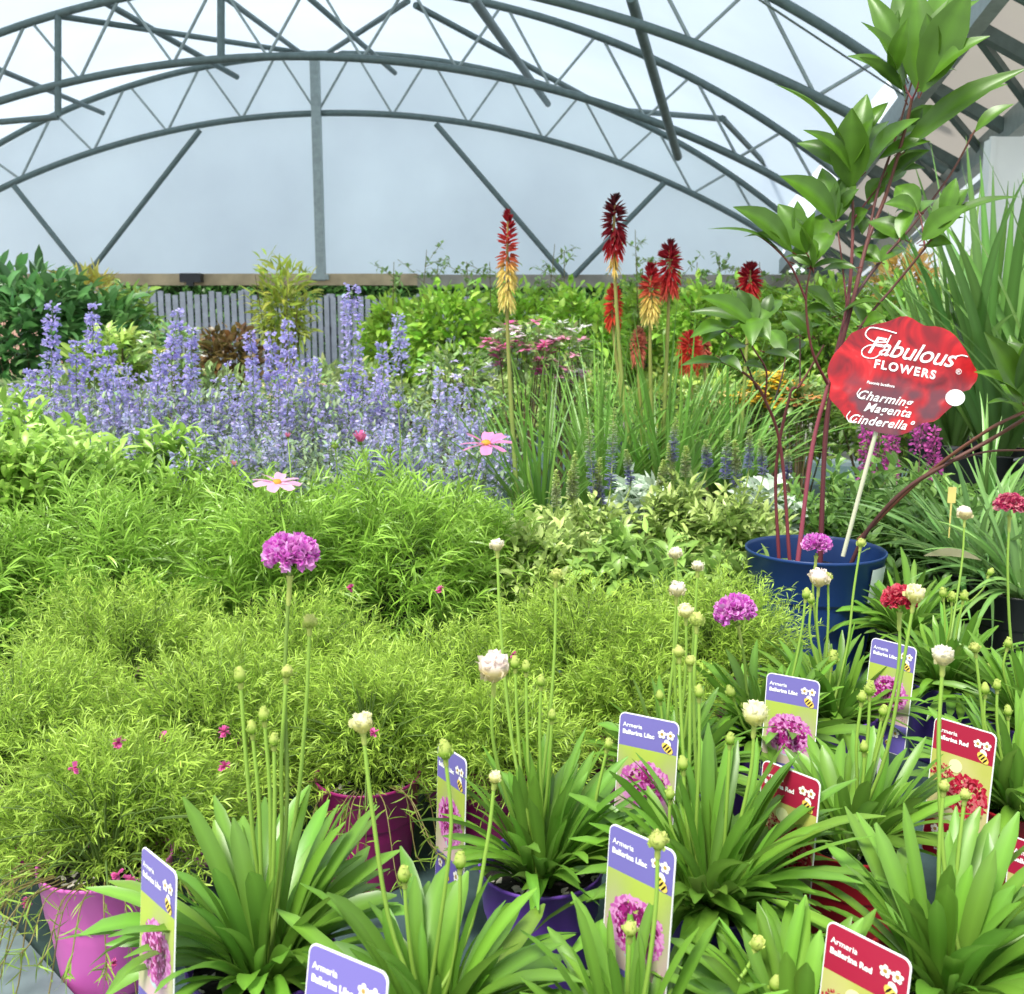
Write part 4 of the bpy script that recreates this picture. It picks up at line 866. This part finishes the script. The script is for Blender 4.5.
def plant_tag(label, kind, TL, Y, yaw=45, lean=8, roll=0, seed=0, W=.07, H=.168, flip=False):
    tl = py(TL[0], TL[1], Y); ps, ta, ro = map(math.radians, (yaw, lean, roll))
    u = np.array([math.cos(ps), -math.sin(ps), 0]); n = np.array([-math.sin(ps), -math.cos(ps), 0]); up = np.array([0, 0, 1.]) * math.cos(ta) - n * math.sin(ta)
    u2 = u * math.cos(ro) + up * math.sin(ro); up2 = up * math.cos(ro) - u * math.sin(ro); bk = np.cross(up2, u2); bk = -np.cross(u2, up2) if False else np.cross(up2, u2)
    o = tl - up2 * H; M = Matrix([[u2[0], bk[0], up2[0], o[0]], [u2[1], bk[1], up2[1], o[1]], [u2[2], bk[2], up2[2], o[2]], [0, 0, 0, 1]])
    t = thing('plant_tag', label, 'plant tag', (0, 0, 0), 0, 'printed plant tags'); t.matrix_world = M
    rng = np.random.default_rng(seed); lil = kind == 'lilac'; band = (112, 104, 172) if lil else (160, 32, 62); low = (98, 88, 162) if lil else (140, 20, 46)
    P = rounded(W, H, .007); N = len(P); m = MB()
    for y, c, rev in ((0, (236, 236, 238), 0), (.0009, (225, 225, 225), 1)):
        V = [[W / 2, y, H / 2]] + [[x, y, z] for x, z in P]; m.add(V, [[0, 1 + i, 1 + (i + 1) % N] if not rev else [0, 1 + (i + 1) % N, 1 + i] for i in range(N)], lin(c))
    V = [[x, 0, z] for x, z in P] + [[x, .0009, z] for x, z in P]; m.add(V, [[i, i + N, (i + 1) % N + N, (i + 1) % N] for i in range(N)], lin((235, 235, 235)))
    # stake that goes into the soil
    m.add([[W * .4, 0.0004, 0], [W * .6, .0004, 0], [W * .53, .0004, -.05], [W * .47, .0004, -.05]], [[0, 1, 2, 3]], lin((230, 230, 230)))
    m.build('card', printm, t, False)
    m = MB(); e = .0011; Pi = [(x, z) for x, z in rounded(W - 2 * e, H - 2 * e, .006)]; z1, z2 = H * .27, H * .77
    xs = lambda z: z
    def patch(f, c):                                        # clip rounded outline to a band
        q = [(x + e, min(max(z + e, f[0]), f[1])) for x, z in Pi]; cx = W / 2; cz = (f[0] + f[1]) / 2
        m.add([[cx, -.0004, cz]] + [[x, -.0004, z] for x, z in q], [[0, 1 + i, 1 + (i + 1) % len(q)] for i in range(len(q))], lin(c))
    patch((0, z1), low); patch((z2, H), band)
    G = 8; gx = np.linspace(e, W - e, G); gz = np.linspace(z1, z2, G); V = []; cc = []
    pal = [(164, 182, 78), (146, 164, 96), (196, 166, 172)] if lil else [(176, 178, 90), (204, 196, 136), (182, 168, 134)]
    for b in gz:
        for a in gx:
            k = np.clip((b - z1) / (z2 - z1) + .25 * math.sin(a * 90 + seed), 0, 1); c = lin(pal[2]) * (1 - k) ** 2 + lin(pal[1]) * 2 * k * (1 - k) + lin(pal[0]) * k * k
            V.append([a, -.0004, b]); cc.append(c)
    m.add(V, [[i * G + j, i * G + j + 1, (i + 1) * G + j + 1, (i + 1) * G + j] for i in range(G - 1) for j in range(G - 1)], np.array(cc))
    m.build('printed_background', printm, t, False)
    m = MB()
    def printed_flower(cx, cz, R, n):
        pc = [(180, 86, 160), (206, 140, 192), (146, 30, 112), (104, 16, 78)] if lil else [(160, 20, 48), (186, 46, 72), (112, 10, 30), (196, 96, 106)]
        r = R * np.sqrt(rng.uniform(0, 1, n)); a = rng.uniform(0, 2 * PI, n); o_ = np.argsort(-r)
        for i in o_:
            x = cx + r[i] * math.cos(a[i]); z = cz + r[i] * math.sin(a[i]) * .92; s = R * .115; th = rng.uniform(0, PI)
            if e < x - s * .6 and x + s * .6 < W - e:
                c = pc[rng.integers(0, 2)] if r[i] > R * .78 else pc[rng.choice([0, 2, 3, 2, 3, 1])]
                disc(m, x, z, s, s * .5, -.0006 - .0002 * (1 - r[i] / R) - rng.uniform(0, .0001), c, 6, th)
    if lil:
        disc(m, W * .47, z1 + (z2 - z1) * .18, W * .12, W * .05, -.0005, (170, 190, 190), 12); printed_flower(W * .50, z1 + (z2 - z1) * .50, W * .41, 520); printed_flower(W * .88, z1 + .010, W * .1, 24)
    else:
        printed_flower(W * .2, z1 + (z2 - z1) * .68, W * .2, 150); printed_flower(W * .62, z1 + (z2 - z1) * .47, W * .37, 440); disc(m, W * .42, z1 + (z2 - z1) * .85, W * .11, W * .11, -.00095, (222, 226, 170), 16); disc(m, W * .45, z1 + .008, W * .2, W * .06, -.0006, (170, 190, 140), 12)
    m.build('printed_flower', printm, t, False)
    m = MB(); bee(m, W * .73, H * .90, W * .045); bee(m, W * .87, H * .90, W * .045); beebody(m, W * .83, H * .81, W * .085)
    bee(m, W * .2, H * .20, W * .05); bee(m, W * .76, H * .19, W * .06); beebody(m, W * .45, H * .15, W * .075); beebody(m, W * .62, H * .08, W * .055); bee(m, W * .25, H * .07, W * .03)
    m.build('printed_pattern', printm, t, False)
    m = MB(); put_text(m, 'Armeria', W * .07, H * .905, .0068, -.0008, bold=.0001); put_text(m, 'Ballerina Lilac' if lil else 'Ballerina Red', W * .07, H * .855, .0068, -.0008, bold=.00025)
    m.build('lettering', printm, t, False)
    return t
plant_tag('lilac plant tag at the left edge, turned almost edge-on beside the pink pot', 'lilac', (142, 845), .80, 48, 6, 3, 1)
plant_tag('lilac plant tag, nearly edge-on, in front of the magenta pot', 'lilac', (438, 742), 1.08, 60, 4, 4, 2)
plant_tag('lilac plant tag whose top alone shows at the bottom, left of centre', 'lilac', (310, 941), .62, 34, 12, 2, 3)
plant_tag('lilac plant tag at the bottom centre showing its whole pompom picture', 'lilac', (610, 822), .80, 46, 4, 0, 4)
plant_tag('lilac plant tag half covered by leaves right of the central thrift', 'lilac', (620, 711), 1.06, 30, 6, 0, 5, H=.16)
plant_tag('lilac plant tag in front of the blue pot', 'lilac', (767, 672), 1.27, 32, 6, 0, 6, H=.16)
plant_tag('smallest lilac plant tag right of the blue pot', 'lilac', (872, 637), 1.42, 50, 6, 0, 7, H=.16)
plant_tag('red plant tag standing right of the strap-leaved thrift with the red pompom', 'red', (935, 716), 1.08, 50, 4, 0, 8, H=.16)
plant_tag('red plant tag half buried in leaves right of centre', 'red', (763, 759), 1.0, 50, 4, 0, 9, H=.165)
plant_tag('red plant tag cut off by the bottom edge of the photo', 'red', (828, 919), .72, 50, 6, 0, 10)
plant_tag('red plant tag cut off by the right edge of the photo', 'red', (1011, 835), .95, 50, 4, 0, 11)

# big round tag on a stake
YT = 1.90
t = thing('round_flower_sign', 'large ruffled red round sign with white lettering on a pale stake in the blue pot', 'plant sign')
c = py(901, 377, YT); yaw = math.radians(8); M = Matrix.Translation(Vector(c)) @ Matrix.Rotation(-yaw, 4, 'Z') @ Matrix.Rotation(math.radians(-6), 4, 'X') @ Matrix.Rotation(math.radians(3), 4, 'Y'); t.matrix_world = M
sc = 1.93 / 1000
n = 72; a = np.linspace(0, 2 * PI, n, endpoint=False)
RX = (69 + 2.0 * np.sin(a * 9) + 1.2 * np.sin(a * 14 + 1)) * sc; RZ = (56 + 2.0 * np.sin(a * 8 + 1) + 1.5 * np.sin(a * 13)) * sc
X = RX * np.cos(a); Z = RZ * np.sin(a); low = (Z < 0) & (X > 0.02); Z = np.where(low, Z * (1 - .10 * np.clip(X / .12, 0, 1)), Z); X = np.where((Z < -.02), X * .93 - .012, X)
def signmat():
    m, nt, out = nodes('sign_petals'); b = nt.nodes.new('ShaderNodeBsdfPrincipled'); b.inputs['Roughness'].default_value = .3
    tc = nt.nodes.new('ShaderNodeTexCoord'); nz = nt.nodes.new('ShaderNodeTexNoise'); nz.inputs['Scale'].default_value = 11; nz.inputs['Distortion'].default_value = 2.2; nz.inputs['Detail'].default_value = 3
    r = nt.nodes.new('ShaderNodeValToRGB'); el = r.color_ramp.elements
    el[0].position = .28; el[0].color = (*lin((84, 14, 24)), 1); el[1].position = .75; el[1].color = (*lin((228, 92, 92)), 1)
    for p, c_ in ((.42, (142, 16, 28)), (.52, (172, 18, 28)), (.62, (196, 30, 36))): q = el.new(p); q.color = (*lin(c_), 1)
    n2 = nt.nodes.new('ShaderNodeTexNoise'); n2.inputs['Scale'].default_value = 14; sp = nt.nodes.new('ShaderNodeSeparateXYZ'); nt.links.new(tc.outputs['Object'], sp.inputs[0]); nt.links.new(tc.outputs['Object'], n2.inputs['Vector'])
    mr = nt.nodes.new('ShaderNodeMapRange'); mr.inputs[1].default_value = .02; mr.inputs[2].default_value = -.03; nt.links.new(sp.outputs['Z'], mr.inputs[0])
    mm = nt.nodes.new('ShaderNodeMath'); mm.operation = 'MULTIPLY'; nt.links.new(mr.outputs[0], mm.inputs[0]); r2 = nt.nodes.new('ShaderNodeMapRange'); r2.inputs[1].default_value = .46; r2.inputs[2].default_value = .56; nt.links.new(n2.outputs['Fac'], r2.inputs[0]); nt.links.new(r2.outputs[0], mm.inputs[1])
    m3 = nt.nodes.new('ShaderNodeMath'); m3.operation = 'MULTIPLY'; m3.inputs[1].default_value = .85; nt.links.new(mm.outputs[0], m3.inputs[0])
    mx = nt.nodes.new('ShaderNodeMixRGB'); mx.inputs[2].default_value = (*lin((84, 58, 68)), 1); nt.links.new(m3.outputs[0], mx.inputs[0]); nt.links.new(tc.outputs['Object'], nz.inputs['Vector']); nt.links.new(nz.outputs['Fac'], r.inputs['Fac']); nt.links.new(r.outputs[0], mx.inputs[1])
    nt.links.new(mx.outputs[0], b.inputs['Base Color']); nt.links.new(b.outputs[0], out.inputs['Surface']); return m
mb = MB(); V = [[0, 0, 0]] + [[x, 0, z] for x, z in zip(X, Z)] + [[0, .0015, 0]] + [[x, .0015, z] for x, z in zip(X, Z)]
mb.add(V, [[0, 1 + i, 1 + (i + 1) % n] for i in range(n)] + [[n + 1, n + 2 + (i + 1) % n, n + 2 + i] for i in range(n)])
mb.add([[x, 0, z] for x, z in zip(X, Z)] + [[x, .0015, z] for x, z in zip(X, Z)], [[i, i + n, (i + 1) % n + n, (i + 1) % n] for i in range(n)])
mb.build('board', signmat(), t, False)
def Q(x, y): return ((x - 901) * sc, (377 - y) * sc)
mb = MB(); kw = dict(y=-.0012)
x, z = Q(866, 355); put_text(mb, 'Fabulous', x, z, .047, rot=math.radians(-7), shear=.35, bold=.0003, space=.95, **kw)
x, z = Q(874, 369); put_text(mb, 'FLOWERS', x, z, .0222, rot=math.radians(-8), bold=.0007, space=1.25, **kw)
x, z = Q(951, 371); put_text(mb, '\u00ae', x, z, .014, rot=math.radians(-6), **kw)
x, z = Q(869, 385); put_text(mb, 'Paeonia lactiflora', x, z, .0075, rot=math.radians(-6), shear=.1, bold=.0001, **kw)
x, z = Q(860, 400); put_text(mb, 'Charming', x, z, .0238, rot=math.radians(-6), shear=.4, bold=.0003, space=1.08, **kw)
x, z = Q(868, 412); put_text(mb, 'Magenta', x, z, .0238, rot=math.radians(-5), shear=.4, bold=.0003, space=1.08, **kw)
x, z = Q(854, 424); put_text(mb, 'Cinderella\u00b0', x, z, .0238, rot=math.radians(-4), shear=.4, bold=.0003, space=1.08, **kw)
def swash(pts, r):
    P = spline([[Q(a_, b_)[0], -.0016, Q(a_, b_)[1]] for a_, b_ in pts], 40); s_ = MB(); tube(s_, P, r, 6, lin((245, 245, 245))); mb.add(s_.v[0] * [1, .25, 1] + [0, -.0012, 0], s_.q[0], s_.c[0])
swash([(893, 335), (880, 332), (868, 331), (864, 338), (872, 344), (884, 344), (886, 341)], .0011)
swash([(888, 337), (882, 352), (874, 360), (864, 359), (862, 353), (868, 348), (876, 348)], .0011)
swash([(889, 349), (879, 347)], .0012)
swash([(946, 356), (955, 353), (961, 354)], .0011)
swash([(864, 390), (861, 396), (864, 400), (869, 397)], .0009); swash([(856, 413), (853, 419), (857, 424), (863, 420)], .0009)
mb.build('lettering', printm, t, False)
mb = MB(); x, z = Q(953, 394); disc(mb, x, z, .0175, .0155, -.0012, (244, 244, 244), 28); mb.build('white_spot', printm, t, False)
mb = MB(); a_ = Vector(py(876, 432, YT + .003)); b_ = Vector(py(843, 556, YT + .04)); Mi = M.inverted(); tube(mb, [list(Mi @ a_), list(Mi @ b_)], .0042, 8, lin((205, 205, 178))); mb.build('stake', stemm, t)

# ------------------------------------------------------------ right side plants
def grassy(label, basepx, Y, seed, n, L, W, base, el=(.3, 1.4), droop=(.4, 2.0), z0=.17, potc='black', prof='grass', name='potted_grassy_plant', group='grassy plants at the right', R=.1, rad=.03, dz=0, ground=False, H=.18, X=None):
    x = py(basepx[0], basepx[1], Y)[0] if X is None else X; t = thing(name, label, 'potted plant', (x, Y, 0 if ground else BZ), 0, group); rng = np.random.default_rng(seed)
    make_pot(t, potc, R, H); m = MB(); rosette(m, rng, n, H * .9, L, W, base, rad, droop, el, prof, 12, .25); m.build('leaves', leafm, t); return t
grassy('long-leaved grassy plant right of the blue pot, drooping pale leaves', (975, 590), 2.12, 101, 80, (.22, .38), (.011, .017), (116, 156, 84), z0=.2)
grassy('long-leaved grassy plant at the right edge behind the crimson pompom', (1025, 570), 1.95, 102, 70, (.22, .38), (.012, .018), (110, 150, 76))
grassy('long-leaved grassy plant behind the red round sign', (985, 520), 2.6, 103, 70, (.25, .45), (.012, .018), (104, 146, 66))
grassy('broad sword-leaved plant rising past the white post', (1000, 430), 3.3, 104, 60, (.7, 1.15), (.03, .042), (92, 132, 60), (.95, 1.5), (.05, .8), prof='sword', name='potted_sword_plant', group='sword-leaved plants', R=.16, H=.3)
grassy('narrow sword-leaved plant between the sign and the white post', (955, 430), 3.6, 105, 45, (.6, 1.0), (.024, .034), (104, 142, 66), (.9, 1.5), (.05, .8), prof='sword', name='potted_sword_plant', group='sword-leaved plants', R=.16, H=.3)
grassy('sword-leaved plant cut off by the right edge', (1075, 430), 3.0, 106, 50, (.7, 1.1), (.028, .04), (96, 136, 60), (.9, 1.45), (.05, .8), prof='sword', name='potted_sword_plant', group='sword-leaved plants', R=.16, H=.3)
# magenta loosestrife-like spikes behind the sign
def magenta(label, px_, Y, seed, spikes):
    t, o = leafy(label, px_, Y, seed, .16, .2, 110, 'potted_magenta_spike_plant', 'magenta-spiked plants behind the sign', base=(96, 138, 58), tipc=(130, 168, 80)); rng = np.random.default_rng(seed)
    for x, y0, y1, w in spikes:
        tp = py(x, y0, Y) - o; lo = py(x - 2, y1, Y) - o; s = MB(); tube(s, spline([lo - [0, 0, .15], lo, tp], 10), .0022, 5, lin((110, 80, 80))); st = s.build('flower_stem', stemm, t)
        f = MB(); L = np.linspace(0, 1, 8)[:, None]; spike(f, rng, lo * (1 - L) + tp * L, w * Y / 1000 * .5, w * Y / 1000 * .3, 190, (196, 88, 168), .009, 9); f.build('flower_spike', petalm, st)
magenta('magenta-spiked plant with blooms hanging below the round sign', (885, 470), 2.7, 111, [(880, 412, 468, 22), (868, 425, 480, 16), (893, 430, 480, 14)])
magenta('magenta-spiked plant right of the sign stake', (935, 470), 2.75, 112, [(922, 412, 452, 18), (935, 430, 480, 12)])
leafy('dark green leafy plant behind the blue pot', (850, 470), 2.5, 113, .24, .22, 190, base=(84, 126, 54), tipc=(120, 160, 72))
leafy('dark green leafy plant right behind the blue pot', (930, 500), 2.35, 114, .22, .24, 180, base=(78, 120, 52), tipc=(112, 152, 70))
leafy('dark green leafy plant low at the right edge', (1010, 500), 2.3, 115, .22, .24, 170, base=(78, 120, 52), tipc=(112, 152, 70))
leafy('dark green leafy plant beside the blue pot at bench level', (905, 560), 2.05, 116, .12, .14, 70, base=(80, 122, 52), tipc=(112, 152, 70), ll=(.04, .07))
# broken pale stones and a small yellow label behind
m = MB(); q = py(924, 556, 1.84); ribbons(m, [[0, 0, 0]], -.25, .12, .10, .055, .35, 8, 'ovate', .25, lin((214, 196, 160)), 1.0, -.5)
tag(m.build('dry_leaf', leafm, None, False, q), 'dry tan leaf lying among the long-leaved plants right of the blue pot', 'dead leaf')
m = MB(); q = py(952, 493, 1.95); box(m, (-.008, -.0006, -.02), (.008, .0006, .012)); m.add([[-.002, 0, -.02], [.002, 0, -.02], [.001, 0, -.09], [-.001, 0, -.09]], [[0, 1, 2, 3]]); o_ = m.build('small_label', plain('yellow_card', (226, 206, 120), .5), None, False, q)
tag(o_, 'tiny yellow label among the dark leaves right of the sign', 'label')

# ------------------------------------------------------------ shrubs behind the bench, standing on the floor
G = 'shrubs standing behind the bench'
bush('potted_laurel', 'dark green broad-leaved shrub at the left edge', 30, 345, 5.6, (62, 66), 1500, .13, .055, (84, 132, 70), 201, group=G, var=.22)
bush('potted_laurel', 'dark green broad-leaved shrub right of the leftmost one', 98, 350, 5.8, (50, 52), 1200, .12, .05, (92, 140, 70), 202, group=G, var=.22)
bush('potted_variegated_shrub', 'yellow-leaved shrub under the tan rail at the left', 86, 296, 6.4, (26, 14), 260, .16, .035, (206, 196, 92), 203, group=G)
bush('potted_young_tree', 'slim light green shrub left of the picket fence', 132, 335, 6.0, (22, 42), 420, .09, .04, (150, 180, 74), 204, group=G)
bush('potted_young_tree', 'low light green shrub among the violet spikes at left', 115, 362, 4.6, (34, 28), 500, .08, .03, (150, 180, 80), 205, group=G)
bush('potted_maple', 'russet-leaved low shrub in front of the picket fence', 228, 362, 4.8, (30, 30), 620, .07, .03, (112, 92, 50), 206, group=G, hue=.14)
bush('potted_bamboo', 'feathery yellow-green shrub poking above the rail left of the centre post', 282, 312, 6.0, (30, 52), 700, .10, .02, (164, 178, 66), 207, group=G, shell=.2)
for i, (x, y, Y, rx, rz, l, col) in enumerate([(398, 350, 6.4, 36, 50, 'left end of the bright green row', (168, 204, 74)), (450, 345, 6.0, 44, 56, 'second from the left in the bright green row', (152, 194, 66)), (515, 338, 6.6, 46, 50, 'behind the left red-hot poker', (168, 206, 74)),
        (580, 345, 6.1, 46, 54, 'behind the tallest red-hot poker', (154, 196, 68)), (645, 338, 6.6, 44, 50, 'behind the right red-hot pokers', (166, 202, 74)), (712, 340, 6.0, 48, 54, 'behind the upper leaves of the blue-potted plant', (152, 194, 66)), (775, 345, 6.4, 44, 56, 'behind the dark red stems', (164, 200, 76)), (835, 340, 6.1, 44, 56, 'at the right end, behind the sign', (148, 188, 70)),
        (905, 345, 5.6, 46, 60, 'behind the sign and the sword leaves', (134, 176, 70)), (985, 350, 5.2, 56, 60, 'at the right edge behind the sword leaves', (112, 152, 58))]):
    bush('potted_green_shrub', 'bright yellow-green bushy shrub ' + l, x, y, Y, (rx, rz), 1700, .075, .036, col, 210 + i, group=G, var=.2)
bush('potted_peach_shrub', 'peach and yellow leaved shrub left of the stacked pallets', 905, 285, 5.9, (26, 24), 320, .1, .04, (226, 190, 110), 231, group=G)
# lower green fill: pots on the floor at the back of the bench
for i, (x, y, Y, rx, rz, l, col) in enumerate([(470, 405, 4.6, 60, 36, 'behind the catmint at centre', (150, 172, 92)), (565, 402, 4.4, 60, 38, 'behind the poker leaves', (142, 170, 84)), (690, 412, 4.3, 64, 38, 'behind the right poker leaves', (146, 170, 72)), (790, 420, 4.2, 60, 44, 'behind the dark red stems', (132, 164, 66)), (890, 420, 4.0, 60, 48, 'behind the red sign', (120, 152, 62)),
        (985, 430, 3.9, 60, 60, 'under the sword leaves', (104, 140, 58)), (340, 395, 4.6, 60, 30, 'behind the tallest violet spike', (140, 160, 96)), (210, 398, 4.6, 70, 28, 'behind the catmint haze at left', (134, 156, 96)), (80, 400, 4.6, 70, 30, 'behind the catmint haze at far left', (128, 152, 90))]):
    bush('potted_green_shrub', 'low pale green bushy plant ' + l, x, y, Y, (rx, rz), 1500, .05, .02, col, 240 + i, group='low plants between bench and shrubs', var=.22)
# airy twigs above the rail
def airy(label, x, y0, y1, Y, seed):
    o = py(x, y1, Y); b = np.array([o[0], Y, 0.]); t = thing('potted_sapling', label, 'sapling', b, 0, 'thin saplings rising above the rail'); rng = np.random.default_rng(seed)
    make_pot(t, 'black', .1, .2); top = py(x + rng.normal(0, 4), y0, Y) - b; m = MB(); P = spline([[0, 0, .18], [rng.normal(0, .03), 0, top[2] * .6], top], 16); tube(m, P, np.linspace(.009, .002, 16), 5, lin((110, 104, 60)))
    f = MB(); 
    for k in range(11):
        u = rng.uniform(.66, 1); i = int(u * 15); p = P[i]; a = rng.uniform(0, 2 * PI); L = rng.uniform(.08, .2); q = p + np.array([L * math.cos(a), L * math.sin(a), L * rng.uniform(.1, .9)]); Bp = spline([p, (p + q) / 2 + [0, 0, .01], q], 6); tube(m, Bp, .002, 3, lin((120, 120, 60)), False)
        n = 12; pp = Bp[rng.integers(1, 6, n)]; A, E = ang(rng.normal(0, 1, (n, 3))); ribbons(f, pp, A, E, .042, .026, .3, 2, 'ovate', .2, cols(rng, (128, 160, 84), n))
    m.build('branches', stemm, t); f.build('leaves', leafm, t)
for i, (x, y0) in enumerate([(395, 262), (425, 250), (438, 262), (470, 262), (494, 262), (548, 244), (568, 250), (636, 230), (638, 268), (680, 252), (696, 262), (718, 255), (735, 268), (760, 262), (790, 268)]):
    airy('thin sapling above the rail, ' + ['leftmost', 'second from the left', 'third from the left', 'left of the first red-hot poker', 'just left of the first red-hot poker', 'right of the first red-hot poker', 'where the two slanting struts meet', 'tallest, between the dark red pokers', 'low, between the dark red pokers', 'right of the paired red pokers', 'seven steps left of the peony leaves', 'left of the small far poker', 'just left of the small far poker', 'right of the small far poker', 'beside the peony leaves'][i], x, y0, 300, 6.3 + .1 * (i % 3), 300 + i)
# blossom sprays
def blossoms(name, label, x, y, Y, rx, rz, n, colr, size, seed, z0=0, cat='flowering plant'):
    t = bush(name, label, x, y, Y, (rx, rz), 260, .05, .018, (126, 156, 84), seed, cat=cat, group='flowering plants at the back'); rng = np.random.default_rng(seed); c = py(x, y, Y)[2]; s = np.linalg.norm(py(x, y, Y) - CAM) / F
    m = MB()
    for k in range(n):
        d = rng.normal(0, 1, 3) - [0, .8, 0]; d /= np.linalg.norm(d); p = np.array([0, 0, c - z0]) + d * [rx * s, rx * s * .8, rz * s] * rng.uniform(.85, 1.15); q = 7; a = np.linspace(0, 2 * PI, q) ; cc = colr[rng.integers(0, len(colr))]
        ribbons(m, np.tile(p, (q, 1)), a, rng.uniform(-.3, .6, q), size, size * .7, .3, 2, 'petal', .2, cols(rng, cc, q, .08, .03))
    m.build('blossoms', petalm, t)
blossoms('potted_columbine', 'pink and white flowered plant behind the left red-hot poker', 520, 350, 3.9, 34, 26, 34, [(226, 130, 175), (240, 225, 232), (205, 90, 150)], .032, 401)
blossoms('potted_columbine', 'pale pink and white flowered plant left of the tallest poker', 565, 352, 4.0, 30, 28, 26, [(232, 165, 195), (240, 235, 238)], .03, 402)
blossoms('potted_columbine', 'white and lilac flowered plant left of the first poker', 455, 375, 4.0, 36, 26, 30, [(236, 232, 240), (190, 180, 225)], .022, 403)
blossoms('potted_yellow_daisy', 'yellow-flowered plant behind the dark red stems', 768, 392, 4.1, 26, 18, 60, [(236, 200, 60), (240, 214, 90)], .03, 404)
blossoms('potted_yellow_daisy', 'yellow-flowered plant right of the poker leaves', 718, 402, 4.0, 30, 14, 26, [(236, 200, 60), (240, 220, 150)], .026, 405)
blossoms('potted_yellow_daisy', 'small yellow-flowered plant left of the red sign', 800, 400, 4.0, 22, 16, 22, [(236, 200, 60), (240, 160, 110)], .028, 406)
blossoms('potted_pale_daisy', 'cream-flowered plant behind the catmint haze', 300, 392, 4.1, 44, 16, 26, [(226, 214, 160), (225, 190, 160), (240, 238, 230)], .024, 407)
blossoms('potted_pale_daisy', 'cream-flowered plant at the far left of the haze', 40, 400, 4.1, 36, 14, 20, [(240, 214, 210), (240, 238, 230)], .024, 408)
blossoms('potted_pale_daisy', 'cream-flowered plant left of the russet shrub', 172, 350, 4.4, 30, 24, 20, [(240, 240, 232), (226, 220, 140)], .02, 409)

# ------------------------------------------------------------ sky, sun, camera
w = bpy.data.worlds.new('overcast_sky'); bpy.context.scene.world = w; w.use_nodes = True; nt = w.node_tree; bg = nt.nodes['Background']
tc = nt.nodes.new('ShaderNodeTexCoord'); sp = nt.nodes.new('ShaderNodeSeparateXYZ'); r = nt.nodes.new('ShaderNodeValToRGB')
nt.links.new(tc.outputs['Generated'], sp.inputs[0]); nt.links.new(sp.outputs['Z'], r.inputs['Fac'])
r.color_ramp.elements[0].position = 0; r.color_ramp.elements[0].color = (1.0, 1.08, 1.16, 1); r.color_ramp.elements[1].position = 1; r.color_ramp.elements[1].color = (.70, .77, .85, 1)
nt.links.new(r.outputs[0], bg.inputs['Color']); bg.inputs['Strength'].default_value = 1.08
sl = bpy.data.lights.new('sun', 'SUN'); sl.energy = 4.8; sl.angle = math.radians(20); sl.color = (1, .96, .88)
so = bpy.data.objects.new('sun', sl); C.objects.link(so); so.rotation_euler = Vector((.28, .42, -.86)).to_track_quat('-Z', 'Y').to_euler()
cam = bpy.data.cameras.new('camera'); cam.sensor_fit = 'HORIZONTAL'; cam.sensor_width = 36; cam.lens = 36 * F / 1024; cam.clip_start = .02; cam.clip_end = 200
co = bpy.data.objects.new('camera', cam); C.objects.link(co); co.location = CAM; co.rotation_euler = (PI / 2 - TH, 0, 0); bpy.context.scene.camera = co
cam.dof.use_dof = True; cam.dof.focus_distance = 1.35; cam.dof.aperture_fstop = 14
s = bpy.context.scene
s.view_settings.view_transform = 'Standard'; s.view_settings.look = 'None'; s.view_settings.gamma = 1; s.view_settings.use_curve_mapping = False; s.view_settings.exposure = 0.38
s.cycles.max_bounces = 8; s.cycles.diffuse_bounces = 4; s.cycles.transmission_bounces = 4; s.cycles.glossy_bounces = 2; s.cycles.transparent_max_bounces = 4
s.cycles.use_denoising = True
